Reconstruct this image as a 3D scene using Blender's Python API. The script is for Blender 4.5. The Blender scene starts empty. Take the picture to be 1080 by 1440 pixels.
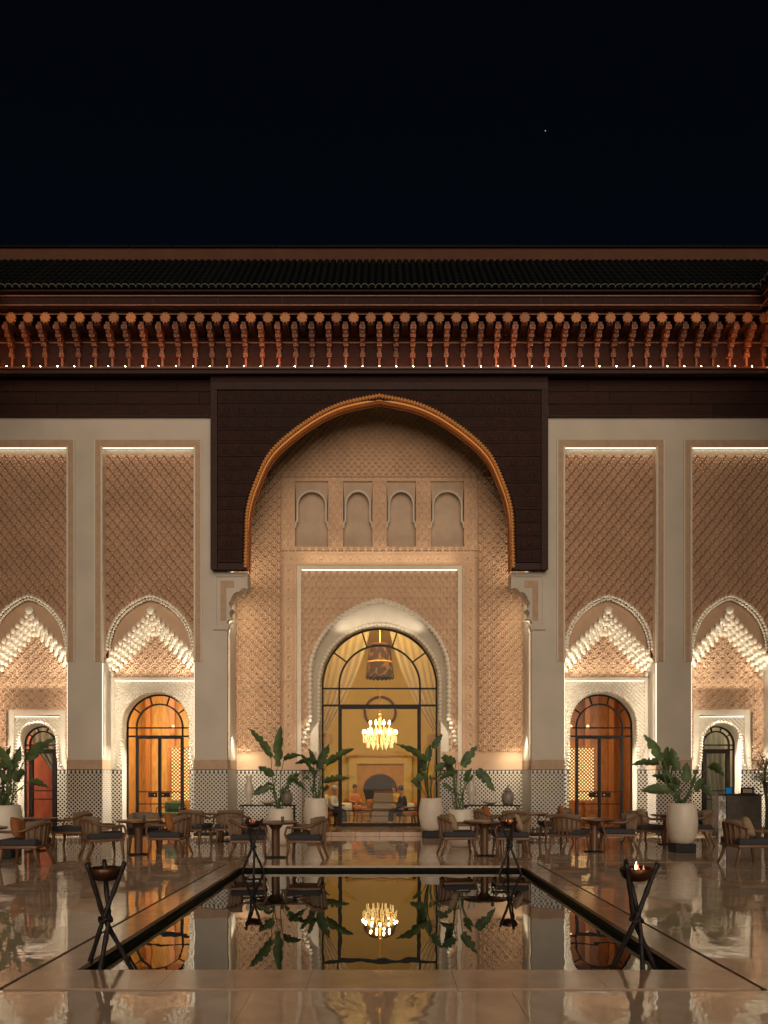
import bpy, bmesh, math, random
import numpy as np
from mathutils import Vector, Matrix
PI = math.pi
R = math.radians
random.seed(7)
sc = bpy.context.scene
C = sc.collection

# ------------------------------------------------------------------ camera, sky, ambient sun, exposure
cam_d = bpy.data.cameras.new('camera')
cam = bpy.data.objects.new('camera', cam_d); C.objects.link(cam)
cam.location = (0, 0, 1.65); cam.rotation_euler = (R(90), 0, 0)
cam_d.sensor_fit = 'HORIZONTAL'; cam_d.sensor_width = 36; cam_d.lens = 36
cam_d.shift_x = 3 / 1080; cam_d.shift_y = 373 / 1080
cam_d.clip_start = 0.05; cam_d.clip_end = 3000
sc.camera = cam
AMBIENT_EL, AMBIENT_AZ = 17, 3           # degrees above the horizon; swung right of straight behind the camera
world = bpy.data.worlds.new('World'); sc.world = world; world.use_nodes = True
wn = world.node_tree.nodes; wl = world.node_tree.links; wn.clear()
sky = wn.new('ShaderNodeTexSky'); sky.sky_type = 'NISHITA'; sky.sun_disc = False
sky.sun_elevation = R(AMBIENT_EL); sky.sun_rotation = R(180 - AMBIENT_AZ)
sky.air_density = 1.0; sky.dust_density = 0.2; sky.ozone_density = 4.0
bg = wn.new('ShaderNodeBackground'); bg.inputs['Strength'].default_value = 0.0009
wo = wn.new('ShaderNodeOutputWorld')
wl.new(sky.outputs['Color'], bg.inputs['Color']); wl.new(bg.outputs[0], wo.inputs['Surface'])
sun_d = bpy.data.lights.new('ambient_sun', 'SUN'); sun = bpy.data.objects.new('ambient_sun', sun_d); C.objects.link(sun)
sun_d.energy = 1.26; sun_d.angle = R(48); sun_d.color = (1.0, 0.805, 0.61)  # broad warm sun lamp added as ambient light on the facade
_dir = Vector((math.sin(R(AMBIENT_AZ)) * -math.cos(R(AMBIENT_EL)), math.cos(R(AMBIENT_AZ)) * math.cos(R(AMBIENT_EL)), -math.sin(R(AMBIENT_EL))))
sun.rotation_euler = _dir.to_track_quat('-Z', 'Y').to_euler()
sc.view_settings.view_transform = 'Standard'; sc.view_settings.look = 'None'
sc.view_settings.exposure = 0.42; sc.view_settings.gamma = 1.0; sc.view_settings.use_curve_mapping = False
sc.render.engine = 'CYCLES'
cy = sc.cycles
cy.use_denoising = True; cy.denoiser = 'OPENIMAGEDENOISE'
cy.max_bounces = 8; cy.diffuse_bounces = 3; cy.glossy_bounces = 4; cy.transmission_bounces = 6; cy.transparent_max_bounces = 12
cy.sample_clamp_indirect = 4.0; cy.caustics_reflective = False; cy.caustics_refractive = False
cy.use_light_tree = True

# ------------------------------------------------------------------ materials
MATS = {}
def mat(name, col, rough=0.6, metal=0.0, var=0.0, vscale=4.0, bump=0.0, bscale=30.0, emit=None, estr=0.0, spec=0.5, coords='Object', stretch=None, objvar=0.0, col2=None, coat=0.0, detail=6.0, bdist=0.02, trans=0.0):
    m = bpy.data.materials.new(name); m.use_nodes = True
    nt = m.node_tree; n = nt.nodes; l = nt.links
    p = n['Principled BSDF']
    p.inputs['Base Color'].default_value = (*col, 1); p.inputs['Roughness'].default_value = rough
    p.inputs['Metallic'].default_value = metal; p.inputs['Specular IOR Level'].default_value = spec
    p.inputs['Coat Weight'].default_value = coat
    if trans: p.inputs['Transmission Weight'].default_value = trans
    if emit: p.inputs['Emission Color'].default_value = (*emit, 1); p.inputs['Emission Strength'].default_value = estr
    tc = n.new('ShaderNodeTexCoord'); mp = n.new('ShaderNodeMapping')
    l.new(tc.outputs[coords], mp.inputs['Vector'])
    if stretch: mp.inputs['Scale'].default_value = stretch
    if var or col2:
        no = n.new('ShaderNodeTexNoise'); no.inputs['Scale'].default_value = vscale; no.inputs['Detail'].default_value = detail
        l.new(mp.outputs[0], no.inputs['Vector'])
        ra = n.new('ShaderNodeValToRGB')
        c2 = col2 or tuple(min(1, c * (1 + var)) for c in col); c1 = col if col2 else tuple(c * (1 - var) for c in col)
        ra.color_ramp.elements[0].position = 0.3; ra.color_ramp.elements[1].position = 0.7
        ra.color_ramp.elements[0].color = (*c1, 1); ra.color_ramp.elements[1].color = (*c2, 1)
        l.new(no.outputs['Fac'], ra.inputs['Fac']); out = ra.outputs[0]
        if objvar:
            oi = n.new('ShaderNodeObjectInfo'); hs = n.new('ShaderNodeHueSaturation'); mr = n.new('ShaderNodeMapRange')
            mr.inputs['To Min'].default_value = 1 - objvar; mr.inputs['To Max'].default_value = 1 + objvar
            l.new(oi.outputs['Random'], mr.inputs['Value']); l.new(mr.outputs[0], hs.inputs['Value']); l.new(out, hs.inputs['Color']); out = hs.outputs[0]
        l.new(out, p.inputs['Base Color'])
    if bump:
        nb = n.new('ShaderNodeTexNoise'); nb.inputs['Scale'].default_value = bscale; nb.inputs['Detail'].default_value = 4
        l.new(mp.outputs[0], nb.inputs['Vector'])
        b = n.new('ShaderNodeBump'); b.inputs['Strength'].default_value = bump; b.inputs['Distance'].default_value = bdist
        l.new(nb.outputs['Fac'], b.inputs['Height']); l.new(b.outputs[0], p.inputs['Normal'])
    MATS[name] = m
    return m
def emis(name, col, s):
    m = bpy.data.materials.new(name); m.use_nodes = True; n = m.node_tree.nodes; n.clear()
    e = n.new('ShaderNodeEmission'); o = n.new('ShaderNodeOutputMaterial')
    e.inputs[0].default_value = (*col, 1); e.inputs[1].default_value = s
    m.node_tree.links.new(e.outputs[0], o.inputs[0]); MATS[name] = m; return m

mat('wall', (0.56, 0.505, 0.43), 0.8, var=0.085, vscale=0.9, bump=0.25, bscale=9, detail=10, spec=0.2)
mat('band', (0.47, 0.325, 0.215), 0.7, var=0.10, vscale=6, bump=0.5, bscale=55, bdist=0.03)
mat('carved', (0.58, 0.395, 0.265), 0.8, spec=0.15, var=0.08, vscale=2.0, bump=0.25, bscale=70)
mat('sebka', (0.49, 0.315, 0.21), 0.8, spec=0.15, var=0.10, vscale=1.5, bump=0.25, bscale=70)
mat('white', (0.70, 0.63, 0.52), 0.7, spec=0.2, var=0.05, vscale=5, bump=0.2, bscale=60)
mat('niche', (0.47, 0.35, 0.25), 0.7, var=0.08, vscale=3, bump=0.5, bscale=45, bdist=0.03)
mat('wood', (0.027, 0.0068, 0.0040), 0.6, spec=0.25, var=0.45, vscale=9, bump=0.6, bscale=26, bdist=0.03, stretch=(1, 1, 3), objvar=0.22)
mat('wood_beam', (0.026, 0.0075, 0.0042), 0.55, spec=0.25, var=0.4, vscale=12, bump=0.4, bscale=40)
mat('wood_gold_and_lit', (0.45, 0.165, 0.045), 0.5, objvar=0.3, var=0.25, vscale=14, bump=0.4, bscale=50)  # orange light on soffit and rosettes put into the colour; also gold trim
mat('rope_lit_gold', (0.62, 0.27, 0.075), 0.45, var=0.2, vscale=20)  # brightened so the rope looks washed by the arch light
mat('wood_edge_lit', (0.20, 0.075, 0.038), 0.5, objvar=0.45, var=0.35, vscale=14)  # lighter wood: light caught on eave beads and brackets put into the colour
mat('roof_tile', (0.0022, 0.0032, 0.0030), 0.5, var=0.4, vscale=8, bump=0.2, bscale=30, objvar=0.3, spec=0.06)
mat('tile_edge_lit', (0.10, 0.13, 0.11), 0.3, var=0.3, vscale=12)  # paler than the tiles: light on their ends put into the colour
mat('terracotta', (0.085, 0.030, 0.0135), 0.9, var=0.12, vscale=1.5, bump=0.2, bscale=20)
mat('black_metal', (0.010, 0.007, 0.006), 0.5, spec=0.25, var=0.2, vscale=20)
mat('coping', (0.42, 0.285, 0.195), 0.13, var=0.16, vscale=3.5, bump=0.05, bscale=12, objvar=0.06, detail=9)
mat('groove', (0.03, 0.015, 0.012), 0.6, var=0.2)
mat('pool_tile', (0.006, 0.009, 0.007), 0.6, spec=0.08, var=0.5, vscale=20)
mat('chair_wood', (0.18, 0.09, 0.045), 0.4, var=0.25, vscale=18, stretch=(1, 1, 4), bump=0.15, bscale=80)
mat('table_wood', (0.13, 0.062, 0.032), 0.3, var=0.3, vscale=14, stretch=(1, 5, 1))
mat('fabric_dark', (0.045, 0.045, 0.050), 0.95, var=0.15, vscale=60, bump=0.3, bscale=250)
mat('fabric_taupe', (0.22, 0.16, 0.11), 0.95, var=0.12, vscale=50, bump=0.3, bscale=250)
mat('fabric_orange', (0.36, 0.13, 0.035), 0.9, var=0.2, vscale=30, bump=0.3, bscale=200)
mat('fabric_beige', (0.42, 0.30, 0.19), 0.9, var=0.15, vscale=30, bump=0.3, bscale=200)
mat('fabric_green', (0.05, 0.09, 0.045), 0.9, var=0.15, vscale=30)
mat('fabric_grey', (0.17, 0.14, 0.125), 0.9, var=0.12, vscale=25)
mat('pot', (0.72, 0.64, 0.54), 0.45, var=0.06, vscale=5, bump=0.15, bscale=40)
mat('black_block', (0.010, 0.008, 0.008), 0.6, var=0.3, vscale=10, bump=0.6, bscale=15)
mat('soil', (0.03, 0.02, 0.014), 0.95, var=0.4, vscale=40, bump=1.0, bscale=60)
mat('leaf', (0.070, 0.115, 0.038), 0.55, var=0.45, vscale=5, bump=0.3, bscale=40, stretch=(1, 1, 1), objvar=0.3)
mat('stem', (0.05, 0.075, 0.03), 0.5, var=0.2)
mat('olive_leaf', (0.10, 0.115, 0.055), 0.6, var=0.4, vscale=3)
mat('bark', (0.08, 0.06, 0.04), 0.9, var=0.4, vscale=20, bump=0.8, bscale=40)
mat('torch_wood', (0.016, 0.011, 0.010), 0.55, var=0.4, vscale=12, bump=0.6, bscale=30)
mat('bowl_copper', (0.11, 0.05, 0.03), 0.4, metal=0.8, var=0.5, vscale=9, bump=0.4, bscale=30)
mat('room_cream', (0.64, 0.47, 0.17), 0.8, var=0.04, vscale=2)
mat('room_gold', (0.52, 0.27, 0.065), 0.6, var=0.12, vscale=5)
mat('room_orange', (0.66, 0.37, 0.11), 0.6, var=0.25, vscale=2.5, stretch=(4, 4, 1))
mat('room_brown', (0.42, 0.18, 0.06), 0.6, var=0.25, vscale=2.5, stretch=(4, 4, 1))
mat('room_red', (0.60, 0.25, 0.16), 0.7, var=0.2, vscale=2.5)
mat('room_grey', (0.40, 0.36, 0.28), 0.8, var=0.08, vscale=2)
mat('room_floor', (0.28, 0.19, 0.12), 0.2, var=0.15, vscale=3)
mat('lattice', (0.42, 0.17, 0.05), 0.5, var=0.2, vscale=20)
mat('curtain', (0.62, 0.50, 0.32), 0.9, trans=0.0, var=0.06, vscale=3, stretch=(8, 8, 1))
mat('curtain_grey', (0.30, 0.29, 0.22), 0.9, var=0.08, vscale=3, stretch=(8, 8, 1))
mat('dark_red', (0.14, 0.028, 0.016), 0.6, var=0.3, vscale=9)
mat('fire_dark', (0.010, 0.008, 0.008), 0.5, var=0.3)
mat('gold', (0.75, 0.48, 0.16), 0.25, metal=0.9, var=0.1)
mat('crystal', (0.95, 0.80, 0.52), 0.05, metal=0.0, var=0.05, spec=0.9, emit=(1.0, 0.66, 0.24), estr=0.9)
mat('ceramic', (0.62, 0.56, 0.47), 0.3, var=0.05, vscale=10)
mat('ceramic_glass', (0.9, 0.9, 0.88), 0.02, trans=0.9)
mat('jar_grey', (0.22, 0.19, 0.16), 0.35, var=0.3, vscale=25)
mat('skin', (0.42, 0.24, 0.16), 0.6, var=0.05)
mat('cloth_white', (0.60, 0.58, 0.56), 0.9, var=0.05)
mat('cloth_blue', (0.35, 0.38, 0.46), 0.9, var=0.05)
mat('cloth_dark', (0.03, 0.03, 0.04), 0.9, var=0.1)
mat('cloth_orange', (0.50, 0.20, 0.10), 0.9, var=0.1)
mat('cloth_gold', (0.50, 0.33, 0.08), 0.9, var=0.1)
mat('hair', (0.02, 0.012, 0.01), 0.6, var=0.2)
mat('lectern_stone', (0.075, 0.058, 0.048), 0.5, var=0.35, vscale=7, bump=0.4, bscale=18)
mat('chrome', (0.45, 0.42, 0.38), 0.15, metal=0.9, var=0.2, vscale=6, bump=0.5, bscale=7)
emis('led', (1.0, 0.84, 0.62), 1.7)
emis('led_jamb', (1.0, 0.84, 0.62), 1.3)
emis('led_soft', (1.0, 0.86, 0.66), 1.8)
emis('soffit_glow', (1.0, 0.36, 0.085), 0.42)
for _q, _e in enumerate((1000.0, 500.0, 250.0, 120.0)): emis('uplight_%d' % _q, (1.0, 0.40, 0.13), _e)
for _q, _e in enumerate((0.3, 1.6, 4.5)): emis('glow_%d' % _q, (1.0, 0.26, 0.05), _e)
emis('bulb', (1.0, 0.70, 0.30), 60.0)
emis('flame', (1.0, 0.30, 0.07), 1.3)
emis('flame_core', (1.0, 0.72, 0.45), 7.0)
emis('ember', (1.0, 0.16, 0.03), 1.6)
emis('screen_blue', (0.02, 0.20, 0.42), 0.35)
emis('star', (0.75, 0.85, 1.0), 0.5)
emis('sconce', (1.0, 0.60, 0.22), 1.8)  # also the material of the glowing panel behind the lattice

def glass_mat():
    m = bpy.data.materials.new('glass'); m.use_nodes = True; n = m.node_tree.nodes; l = m.node_tree.links; n.clear()
    t = n.new('ShaderNodeBsdfTransparent'); g = n.new('ShaderNodeBsdfGlossy'); g.inputs['Roughness'].default_value = 0.02
    f = n.new('ShaderNodeFresnel'); f.inputs[0].default_value = 1.28
    mx = n.new('ShaderNodeMixShader'); o = n.new('ShaderNodeOutputMaterial')
    t.inputs[0].default_value = (0.94, 0.94, 0.92, 1)
    l.new(f.outputs[0], mx.inputs[0]); l.new(t.outputs[0], mx.inputs[1]); l.new(g.outputs[0], mx.inputs[2]); l.new(mx.outputs[0], o.inputs[0])
    MATS['glass'] = m
glass_mat()
def sheer_mat():
    m = MATS['curtain']; n = m.node_tree.nodes; l = m.node_tree.links; p = n['Principled BSDF']; o = n['Material Output']
    t = n.new('ShaderNodeBsdfTranslucent'); t.inputs[0].default_value = (0.62, 0.50, 0.32, 1)
    mx = n.new('ShaderNodeMixShader'); mx.inputs[0].default_value = 0.55
    l.new(p.outputs[0], mx.inputs[1]); l.new(t.outputs[0], mx.inputs[2]); l.new(mx.outputs[0], o.inputs['Surface'])
sheer_mat()
def water_mat():
    m = bpy.data.materials.new('water'); m.use_nodes = True; n = m.node_tree.nodes; l = m.node_tree.links
    p = n['Principled BSDF']; p.inputs['Base Color'].default_value = (0.008, 0.012, 0.007, 1); p.inputs['Roughness'].default_value = 0.0
    p.inputs['IOR'].default_value = 1.75
    tc = n.new('ShaderNodeTexCoord'); mp = n.new('ShaderNodeMapping'); mp.inputs['Scale'].default_value = (1.0, 0.35, 1)
    a = n.new('ShaderNodeTexNoise'); a.inputs['Scale'].default_value = 3.2; a.inputs['Detail'].default_value = 1.5
    b = n.new('ShaderNodeBump'); b.inputs['Strength'].default_value = 0.10; b.inputs['Distance'].default_value = 0.02
    l.new(tc.outputs['Object'], mp.inputs[0]); l.new(mp.outputs[0], a.inputs['Vector']); l.new(a.outputs['Fac'], b.inputs['Height']); l.new(b.outputs[0], p.inputs['Normal'])
    MATS['water'] = m
water_mat()
def marble_mat():
    m = bpy.data.materials.new('marble'); m.use_nodes = True; n = m.node_tree.nodes; l = m.node_tree.links
    p = n['Principled BSDF']; p.inputs['IOR'].default_value = 1.7
    tc = n.new('ShaderNodeTexCoord'); oi = n.new('ShaderNodeObjectInfo')
    ad = n.new('ShaderNodeVectorMath'); ad.operation = 'MULTIPLY_ADD'; ad.inputs[1].default_value = (1, 1, 1)
    cr = n.new('ShaderNodeCombineXYZ'); mu = n.new('ShaderNodeMath'); mu.operation = 'MULTIPLY'; mu.inputs[1].default_value = 60
    l.new(oi.outputs['Random'], mu.inputs[0]); l.new(mu.outputs[0], cr.inputs[0]); l.new(mu.outputs[0], cr.inputs[1])
    l.new(tc.outputs['Object'], ad.inputs[0]); l.new(cr.outputs[0], ad.inputs[2])
    no = n.new('ShaderNodeTexNoise'); no.inputs['Scale'].default_value = 1.6; no.inputs['Detail'].default_value = 9; no.inputs['Distortion'].default_value = 1.2
    ra = n.new('ShaderNodeValToRGB'); e = ra.color_ramp.elements
    e[0].position = 0.30; e[0].color = (0.44, 0.325, 0.235, 1); e[1].position = 0.72; e[1].color = (0.62, 0.48, 0.36, 1)
    l.new(ad.outputs[0], no.inputs['Vector']); l.new(no.outputs['Fac'], ra.inputs[0])
    wv = n.new('ShaderNodeTexNoise'); wv.inputs['Scale'].default_value = 3.0; wv.inputs['Detail'].default_value = 3; wv.inputs['Distortion'].default_value = 2.5
    l.new(ad.outputs[0], wv.inputs['Vector'])
    vr = n.new('ShaderNodeValToRGB'); v = vr.color_ramp.elements; v[0].position = 0.485; v[0].color = (0, 0, 0, 1); v[1].position = 0.5; v[1].color = (1, 1, 1, 1)
    v2 = vr.color_ramp.elements.new(0.515); v2.color = (0, 0, 0, 1)
    l.new(wv.outputs['Fac'], vr.inputs[0])
    mx = n.new('ShaderNodeMix'); mx.data_type = 'RGBA'; mx.inputs['B'].default_value = (0.50, 0.40, 0.30, 1)
    ml = n.new('ShaderNodeMath'); ml.operation = 'MULTIPLY'; ml.inputs[1].default_value = 0.45
    l.new(vr.outputs[0], ml.inputs[0]); l.new(ml.outputs[0], mx.inputs['Factor']); l.new(ra.outputs[0], mx.inputs['A'])
    hs = n.new('ShaderNodeHueSaturation'); mr = n.new('ShaderNodeMapRange'); mr.inputs['To Min'].default_value = 0.90; mr.inputs['To Max'].default_value = 1.10
    l.new(oi.outputs['Random'], mr.inputs['Value']); l.new(mr.outputs[0], hs.inputs['Value']); l.new(mx.outputs['Result'], hs.inputs['Color']); l.new(hs.outputs[0], p.inputs['Base Color'])
    rr = n.new('ShaderNodeMapRange'); rr.inputs['To Min'].default_value = 0.0; rr.inputs['To Max'].default_value = 0.06
    l.new(no.outputs['Fac'], rr.inputs['Value']); l.new(rr.outputs[0], p.inputs['Roughness'])
    nb = n.new('ShaderNodeTexNoise'); nb.inputs['Scale'].default_value = 2.2; nb.inputs['Detail'].default_value = 2.5
    l.new(ad.outputs[0], nb.inputs['Vector'])
    b = n.new('ShaderNodeBump'); b.inputs['Strength'].default_value = 0.16; b.inputs['Distance'].default_value = 0.02
    l.new(nb.outputs['Fac'], b.inputs['Height']); l.new(b.outputs[0], p.inputs['Normal'])
    MATS['marble'] = m
marble_mat()
def zellige_mat():
    # small glazed mosaic: staggered dark lozenges on ivory, merlon border on top and bottom (tiles about 5 cm)
    m = bpy.data.materials.new('zellige'); m.use_nodes = True; n = m.node_tree.nodes; l = m.node_tree.links
    p = n['Principled BSDF']; p.inputs['Roughness'].default_value = 0.3
    tc = n.new('ShaderNodeTexCoord'); s = n.new('ShaderNodeSeparateXYZ'); l.new(tc.outputs['Object'], s.inputs[0])
    def M(op, a, b=None):
        k = n.new('ShaderNodeMath'); k.operation = op
        for i, v in enumerate((a, b)):
            if v is None: continue
            if isinstance(v, (int, float)): k.inputs[i].default_value = v
            else: l.new(v, k.inputs[i])
        return k.outputs[0]
    t = M('ADD', s.outputs['X'], s.outputs['Y']); z = s.outputs['Z']
    pt = 0.118
    def dist(v): return M('ABSOLUTE', M('SUBTRACT', M('FRACT', M('ADD', M('DIVIDE', v, pt), 100.0)), 0.5))
    u = dist(M('ADD', t, z)); v = dist(M('SUBTRACT', t, z))
    dot = M('LESS_THAN', M('MAXIMUM', u, v), 0.33)
    dot2 = M('MULTIPLY', M('GREATER_THAN', u, 0.44), M('GREATER_THAN', v, 0.44))
    body = dot
    mer = M('LESS_THAN', dist(t), M('ADD', 0.08, M('MULTIPLY', M('SUBTRACT', 1.86, z), 2.6)))
    top = M('GREATER_THAN', z, 1.76)
    bot = M('LESS_THAN', z, 0.24); line = M('MULTIPLY', M('GREATER_THAN', z, 1.845), 1.0)
    pat = M('ADD', M('MULTIPLY', body, M('SUBTRACT', 1.0, top)), M('MULTIPLY', mer, top))
    pat = M('MAXIMUM', pat, M('MULTIPLY', bot, M('LESS_THAN', dist(t), 0.33))); pat = M('MINIMUM', M('MAXIMUM', pat, line), 1.0)
    no = n.new('ShaderNodeTexNoise'); no.inputs['Scale'].default_value = 18; l.new(tc.outputs['Object'], no.inputs['Vector'])
    ra = n.new('ShaderNodeValToRGB'); ra.color_ramp.elements[0].color = (0.44, 0.39, 0.32, 1); ra.color_ramp.elements[1].color = (0.66, 0.61, 0.52, 1); l.new(no.outputs['Fac'], ra.inputs[0])
    mx = n.new('ShaderNodeMix'); mx.data_type = 'RGBA'; mx.inputs['B'].default_value = (0.026, 0.018, 0.014, 1)
    l.new(pat, mx.inputs['Factor']); l.new(ra.outputs[0], mx.inputs['A']); l.new(mx.outputs['Result'], p.inputs['Base Color'])
    MATS['zellige'] = m
zellige_mat()
def textile_mat():
    m = bpy.data.materials.new('textile'); m.use_nodes = True; n = m.node_tree.nodes; l = m.node_tree.links
    p = n['Principled BSDF']; p.inputs['Roughness'].default_value = 0.9
    tc = n.new('ShaderNodeTexCoord'); v = n.new('ShaderNodeTexVoronoi'); v.inputs['Scale'].default_value = 5; l.new(tc.outputs['Object'], v.inputs['Vector'])
    ra = n.new('ShaderNodeValToRGB'); e = ra.color_ramp.elements
    e[0].position = 0.25; e[0].color = (0.022, 0.006, 0.002, 1); e[1].position = 0.6; e[1].color = (0.12, 0.048, 0.010, 1); ra.color_ramp.interpolation = 'CONSTANT'
    l.new(v.outputs['Distance'], ra.inputs[0]); l.new(ra.outputs[0], p.inputs['Base Color']); MATS['textile'] = m
textile_mat()

# ------------------------------------------------------------------ mesh helpers
class MB:
    def __init__(s): s.v = []; s.f = []
    def box(s, x0, x1, y0, y1, z0, z1):
        b = len(s.v)
        s.v += [(x0, y0, z0), (x1, y0, z0), (x1, y1, z0), (x0, y1, z0), (x0, y0, z1), (x1, y0, z1), (x1, y1, z1), (x0, y1, z1)]
        s.f += [(b, b+3, b+2, b+1), (b+4, b+5, b+6, b+7), (b, b+1, b+5, b+4), (b+1, b+2, b+6, b+5), (b+2, b+3, b+7, b+6), (b+3, b, b+4, b+7)]
        return s
    def quad(s, a, b, c, d):
        k = len(s.v); s.v += [a, b, c, d]; s.f.append((k, k+1, k+2, k+3)); return s
    def poly(s, pts):
        k = len(s.v); s.v += list(pts); s.f.append(tuple(range(k, k + len(pts)))); return s
    def prism(s, pts, y0, y1):
        """outline pts (x,z) extruded in y"""
        k = len(s.v); n = len(pts)
        s.v += [(x, y0, z) for x, z in pts] + [(x, y1, z) for x, z in pts]
        s.f.append(tuple(range(k, k + n))); s.f.append(tuple(range(k + 2*n - 1, k + n - 1, -1)))
        for i in range(n):
            j = (i + 1) % n; s.f.append((k+i, k+n+i, k+n+j, k+j))
        return s
    def tube(s, pts, r, n=8, caps=True, closed=False, flat=None):
        P = [Vector(p) for p in pts]; m = len(P); k0 = len(s.v); up = None
        rs = r if hasattr(r, '__len__') else [r] * m
        for i, p in enumerate(P):
            t = (P[min(i+1, m-1)] - P[max(i-1, 0)]).normalized()
            if up is None:
                up = Vector((0, 0, 1)) if abs(t.z) < 0.9 else Vector((0, 1, 0))
            a = t.cross(up)
            if a.length < 1e-5: a = t.cross(Vector((1, 0, 0)))
            a.normalize(); b = a.cross(t).normalized(); up = b
            for j in range(n):
                q = 2*PI*(j + 0.5)/n
                s.v.append(tuple(p + (a*math.cos(q) + b*math.sin(q)) * rs[i]))
        for i in range(m - 1):
            for j in range(n):
                j2 = (j+1) % n
                s.f.append((k0+i*n+j, k0+i*n+j2, k0+(i+1)*n+j2, k0+(i+1)*n+j))
        if caps:
            s.f.append(tuple(k0 + j for j in reversed(range(n)))); s.f.append(tuple(k0 + (m-1)*n + j for j in range(n)))
        return s
    def lathe(s, prof, n=24, cx=0, cy=0):
        k0 = len(s.v); m = len(prof)
        for r, z in prof:
            for j in range(n):
                q = 2*PI*j/n; s.v.append((cx + r*math.cos(q), cy + r*math.sin(q), z))
        for i in range(m - 1):
            for j in range(n):
                j2 = (j+1) % n; s.f.append((k0+i*n+j, k0+i*n+j2, k0+(i+1)*n+j2, k0+(i+1)*n+j))
        s.f.append(tuple(k0 + j for j in reversed(range(n)))); s.f.append(tuple(k0 + (m-1)*n + j for j in range(n)))
        return s
    def ball(s, c, rx, ry, rz, n=10, m=6):
        k0 = len(s.v)
        for i in range(1, m):
            a = PI*i/m
            for j in range(n):
                q = 2*PI*j/n; s.v.append((c[0]+rx*math.sin(a)*math.cos(q), c[1]+ry*math.sin(a)*math.sin(q), c[2]-rz*math.cos(a)))
        lo = len(s.v); s.v += [(c[0], c[1], c[2]-rz), (c[0], c[1], c[2]+rz)]
        for i in range(m - 2):
            for j in range(n):
                j2 = (j+1) % n; s.f.append((k0+i*n+j, k0+i*n+j2, k0+(i+1)*n+j2, k0+(i+1)*n+j))
        for j in range(n):
            j2 = (j+1) % n; s.f.append((lo, k0+j2, k0+j)); s.f.append((lo+1, k0+(m-2)*n+j, k0+(m-2)*n+j2))
        return s
    def ribbon(s, A, B):
        k = len(s.v); n = len(A); s.v += [tuple(p) for p in A] + [tuple(p) for p in B]
        for i in range(n - 1): s.f.append((k+i, k+i+1, k+n+i+1, k+n+i))
        return s
    def mesh(s, name, m, smooth=False):
        me = bpy.data.meshes.new(name); me.from_pydata(s.v, [], s.f); me.update()
        if smooth: me.polygons.foreach_set('use_smooth', [True] * len(me.polygons))
        if m: me.materials.append(MATS[m])
        return me
    def build(s, name, m, parent=None, smooth=False, loc=None, rz=0, bevel=0):
        me = s.mesh(name, m, smooth)
        if bevel:
            bm = bmesh.new(); bm.from_mesh(me)
            bmesh.ops.bevel(bm, geom=list(bm.edges), offset=bevel, segments=2, affect='EDGES', profile=0.6); bm.to_mesh(me); bm.free()
        return link(name, me, parent, loc, rz)
def link(name, me, parent=None, loc=None, rz=0):
    o = bpy.data.objects.new(name, me); C.objects.link(o)
    if parent is not None: o.parent = parent
    if loc is not None: o.location = loc
    if rz: o.rotation_euler = (0, 0, rz)
    return o
def tag(o, label=None, cat=None, group=None, kind=None):
    if label: o['label'] = label
    if cat: o['category'] = cat
    if group: o['group'] = group
    if kind: o['kind'] = kind
    return o
def empty(name, loc, rz=0, label=None, cat=None, group=None):
    o = bpy.data.objects.new(name, None); C.objects.link(o); o.location = loc; o.rotation_euler = (0, 0, rz); o.empty_display_size = 0.2
    return tag(o, label, cat, group)
def copy_tree(o, parent=None):
    c = o.copy(); C.objects.link(c); c.parent = parent
    for ch in list(o.children): copy_tree(ch, c)
    return c
def lamp(name, kind, loc, energy, col=(1, 0.8, 0.55), size=0.2, size_y=None, target=None, parent=None, spread=None, radius=0.1):
    d = bpy.data.lights.new(name, kind); d.energy = energy; d.color = col
    o = bpy.data.objects.new(name, d); C.objects.link(o); o.location = loc
    if kind == 'AREA':
        d.shape = 'RECTANGLE' if size_y else 'SQUARE'; d.size = size
        if size_y: d.size_y = size_y
        if spread: d.spread = R(spread)
    elif kind == 'POINT': d.shadow_soft_size = radius
    if target is not None: o.rotation_euler = (Vector(target) - Vector(loc)).to_track_quat('-Z', 'Y').to_euler()
    if parent is not None: o.parent = parent
    return o
def catmull(P, n=8):
    out = []
    for i in range(len(P) - 1):
        p0 = P[max(i-1, 0)]; p1 = P[i]; p2 = P[i+1]; p3 = P[min(i+2, len(P)-1)]
        for k in range(n):
            t = k/n
            out.append(tuple(0.5*((2*b) + (-a+c)*t + (2*a-5*b+4*c-d)*t*t + (-a+3*b-3*c+d)*t**3) for a, b, c, d in zip(p0, p1, p2, p3)))
    out.append(tuple(P[-1])); return out
def arch_pts(half, zs, rise, zbot, n=40, point=0.0, cx=0.0, lean=0.0):
    """outline (x,z) from left foot over the crown to right foot"""
    p = []
    if zbot < zs:
        for k in range(7): 
            f = k/7; p.append((cx - half + lean*(1-f), zbot + (zs - zbot)*f))
    for k in range(n + 1):
        a = PI - PI*k/n
        x = half*math.cos(a); z = zs + rise*math.sin(a) + point*max(0, 1 - abs(x)/half*1.6)**1.5
        p.append((cx + x, z))
    if zbot < zs:
        for k in range(7):
            f = (6-k)/7; p.append((cx + half - lean*(1-f), zbot + (zs - zbot)*f))
    return p
def resample(P, step):
    P = [Vector((*p, 0)) if len(p) == 2 else Vector(p) for p in P]
    L = [0]
    for a, b in zip(P, P[1:]): L.append(L[-1] + (b-a).length)
    n = max(2, int(L[-1]/step)); out = []; j = 0
    for i in range(n + 1):
        s = L[-1]*i/n
        while j < len(P)-2 and L[j+1] < s: j += 1
        d = L[j+1]-L[j]; out.append(P[j].lerp(P[j+1], (s-L[j])/d if d > 1e-9 else 0))
    return out, L[-1]
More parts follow.
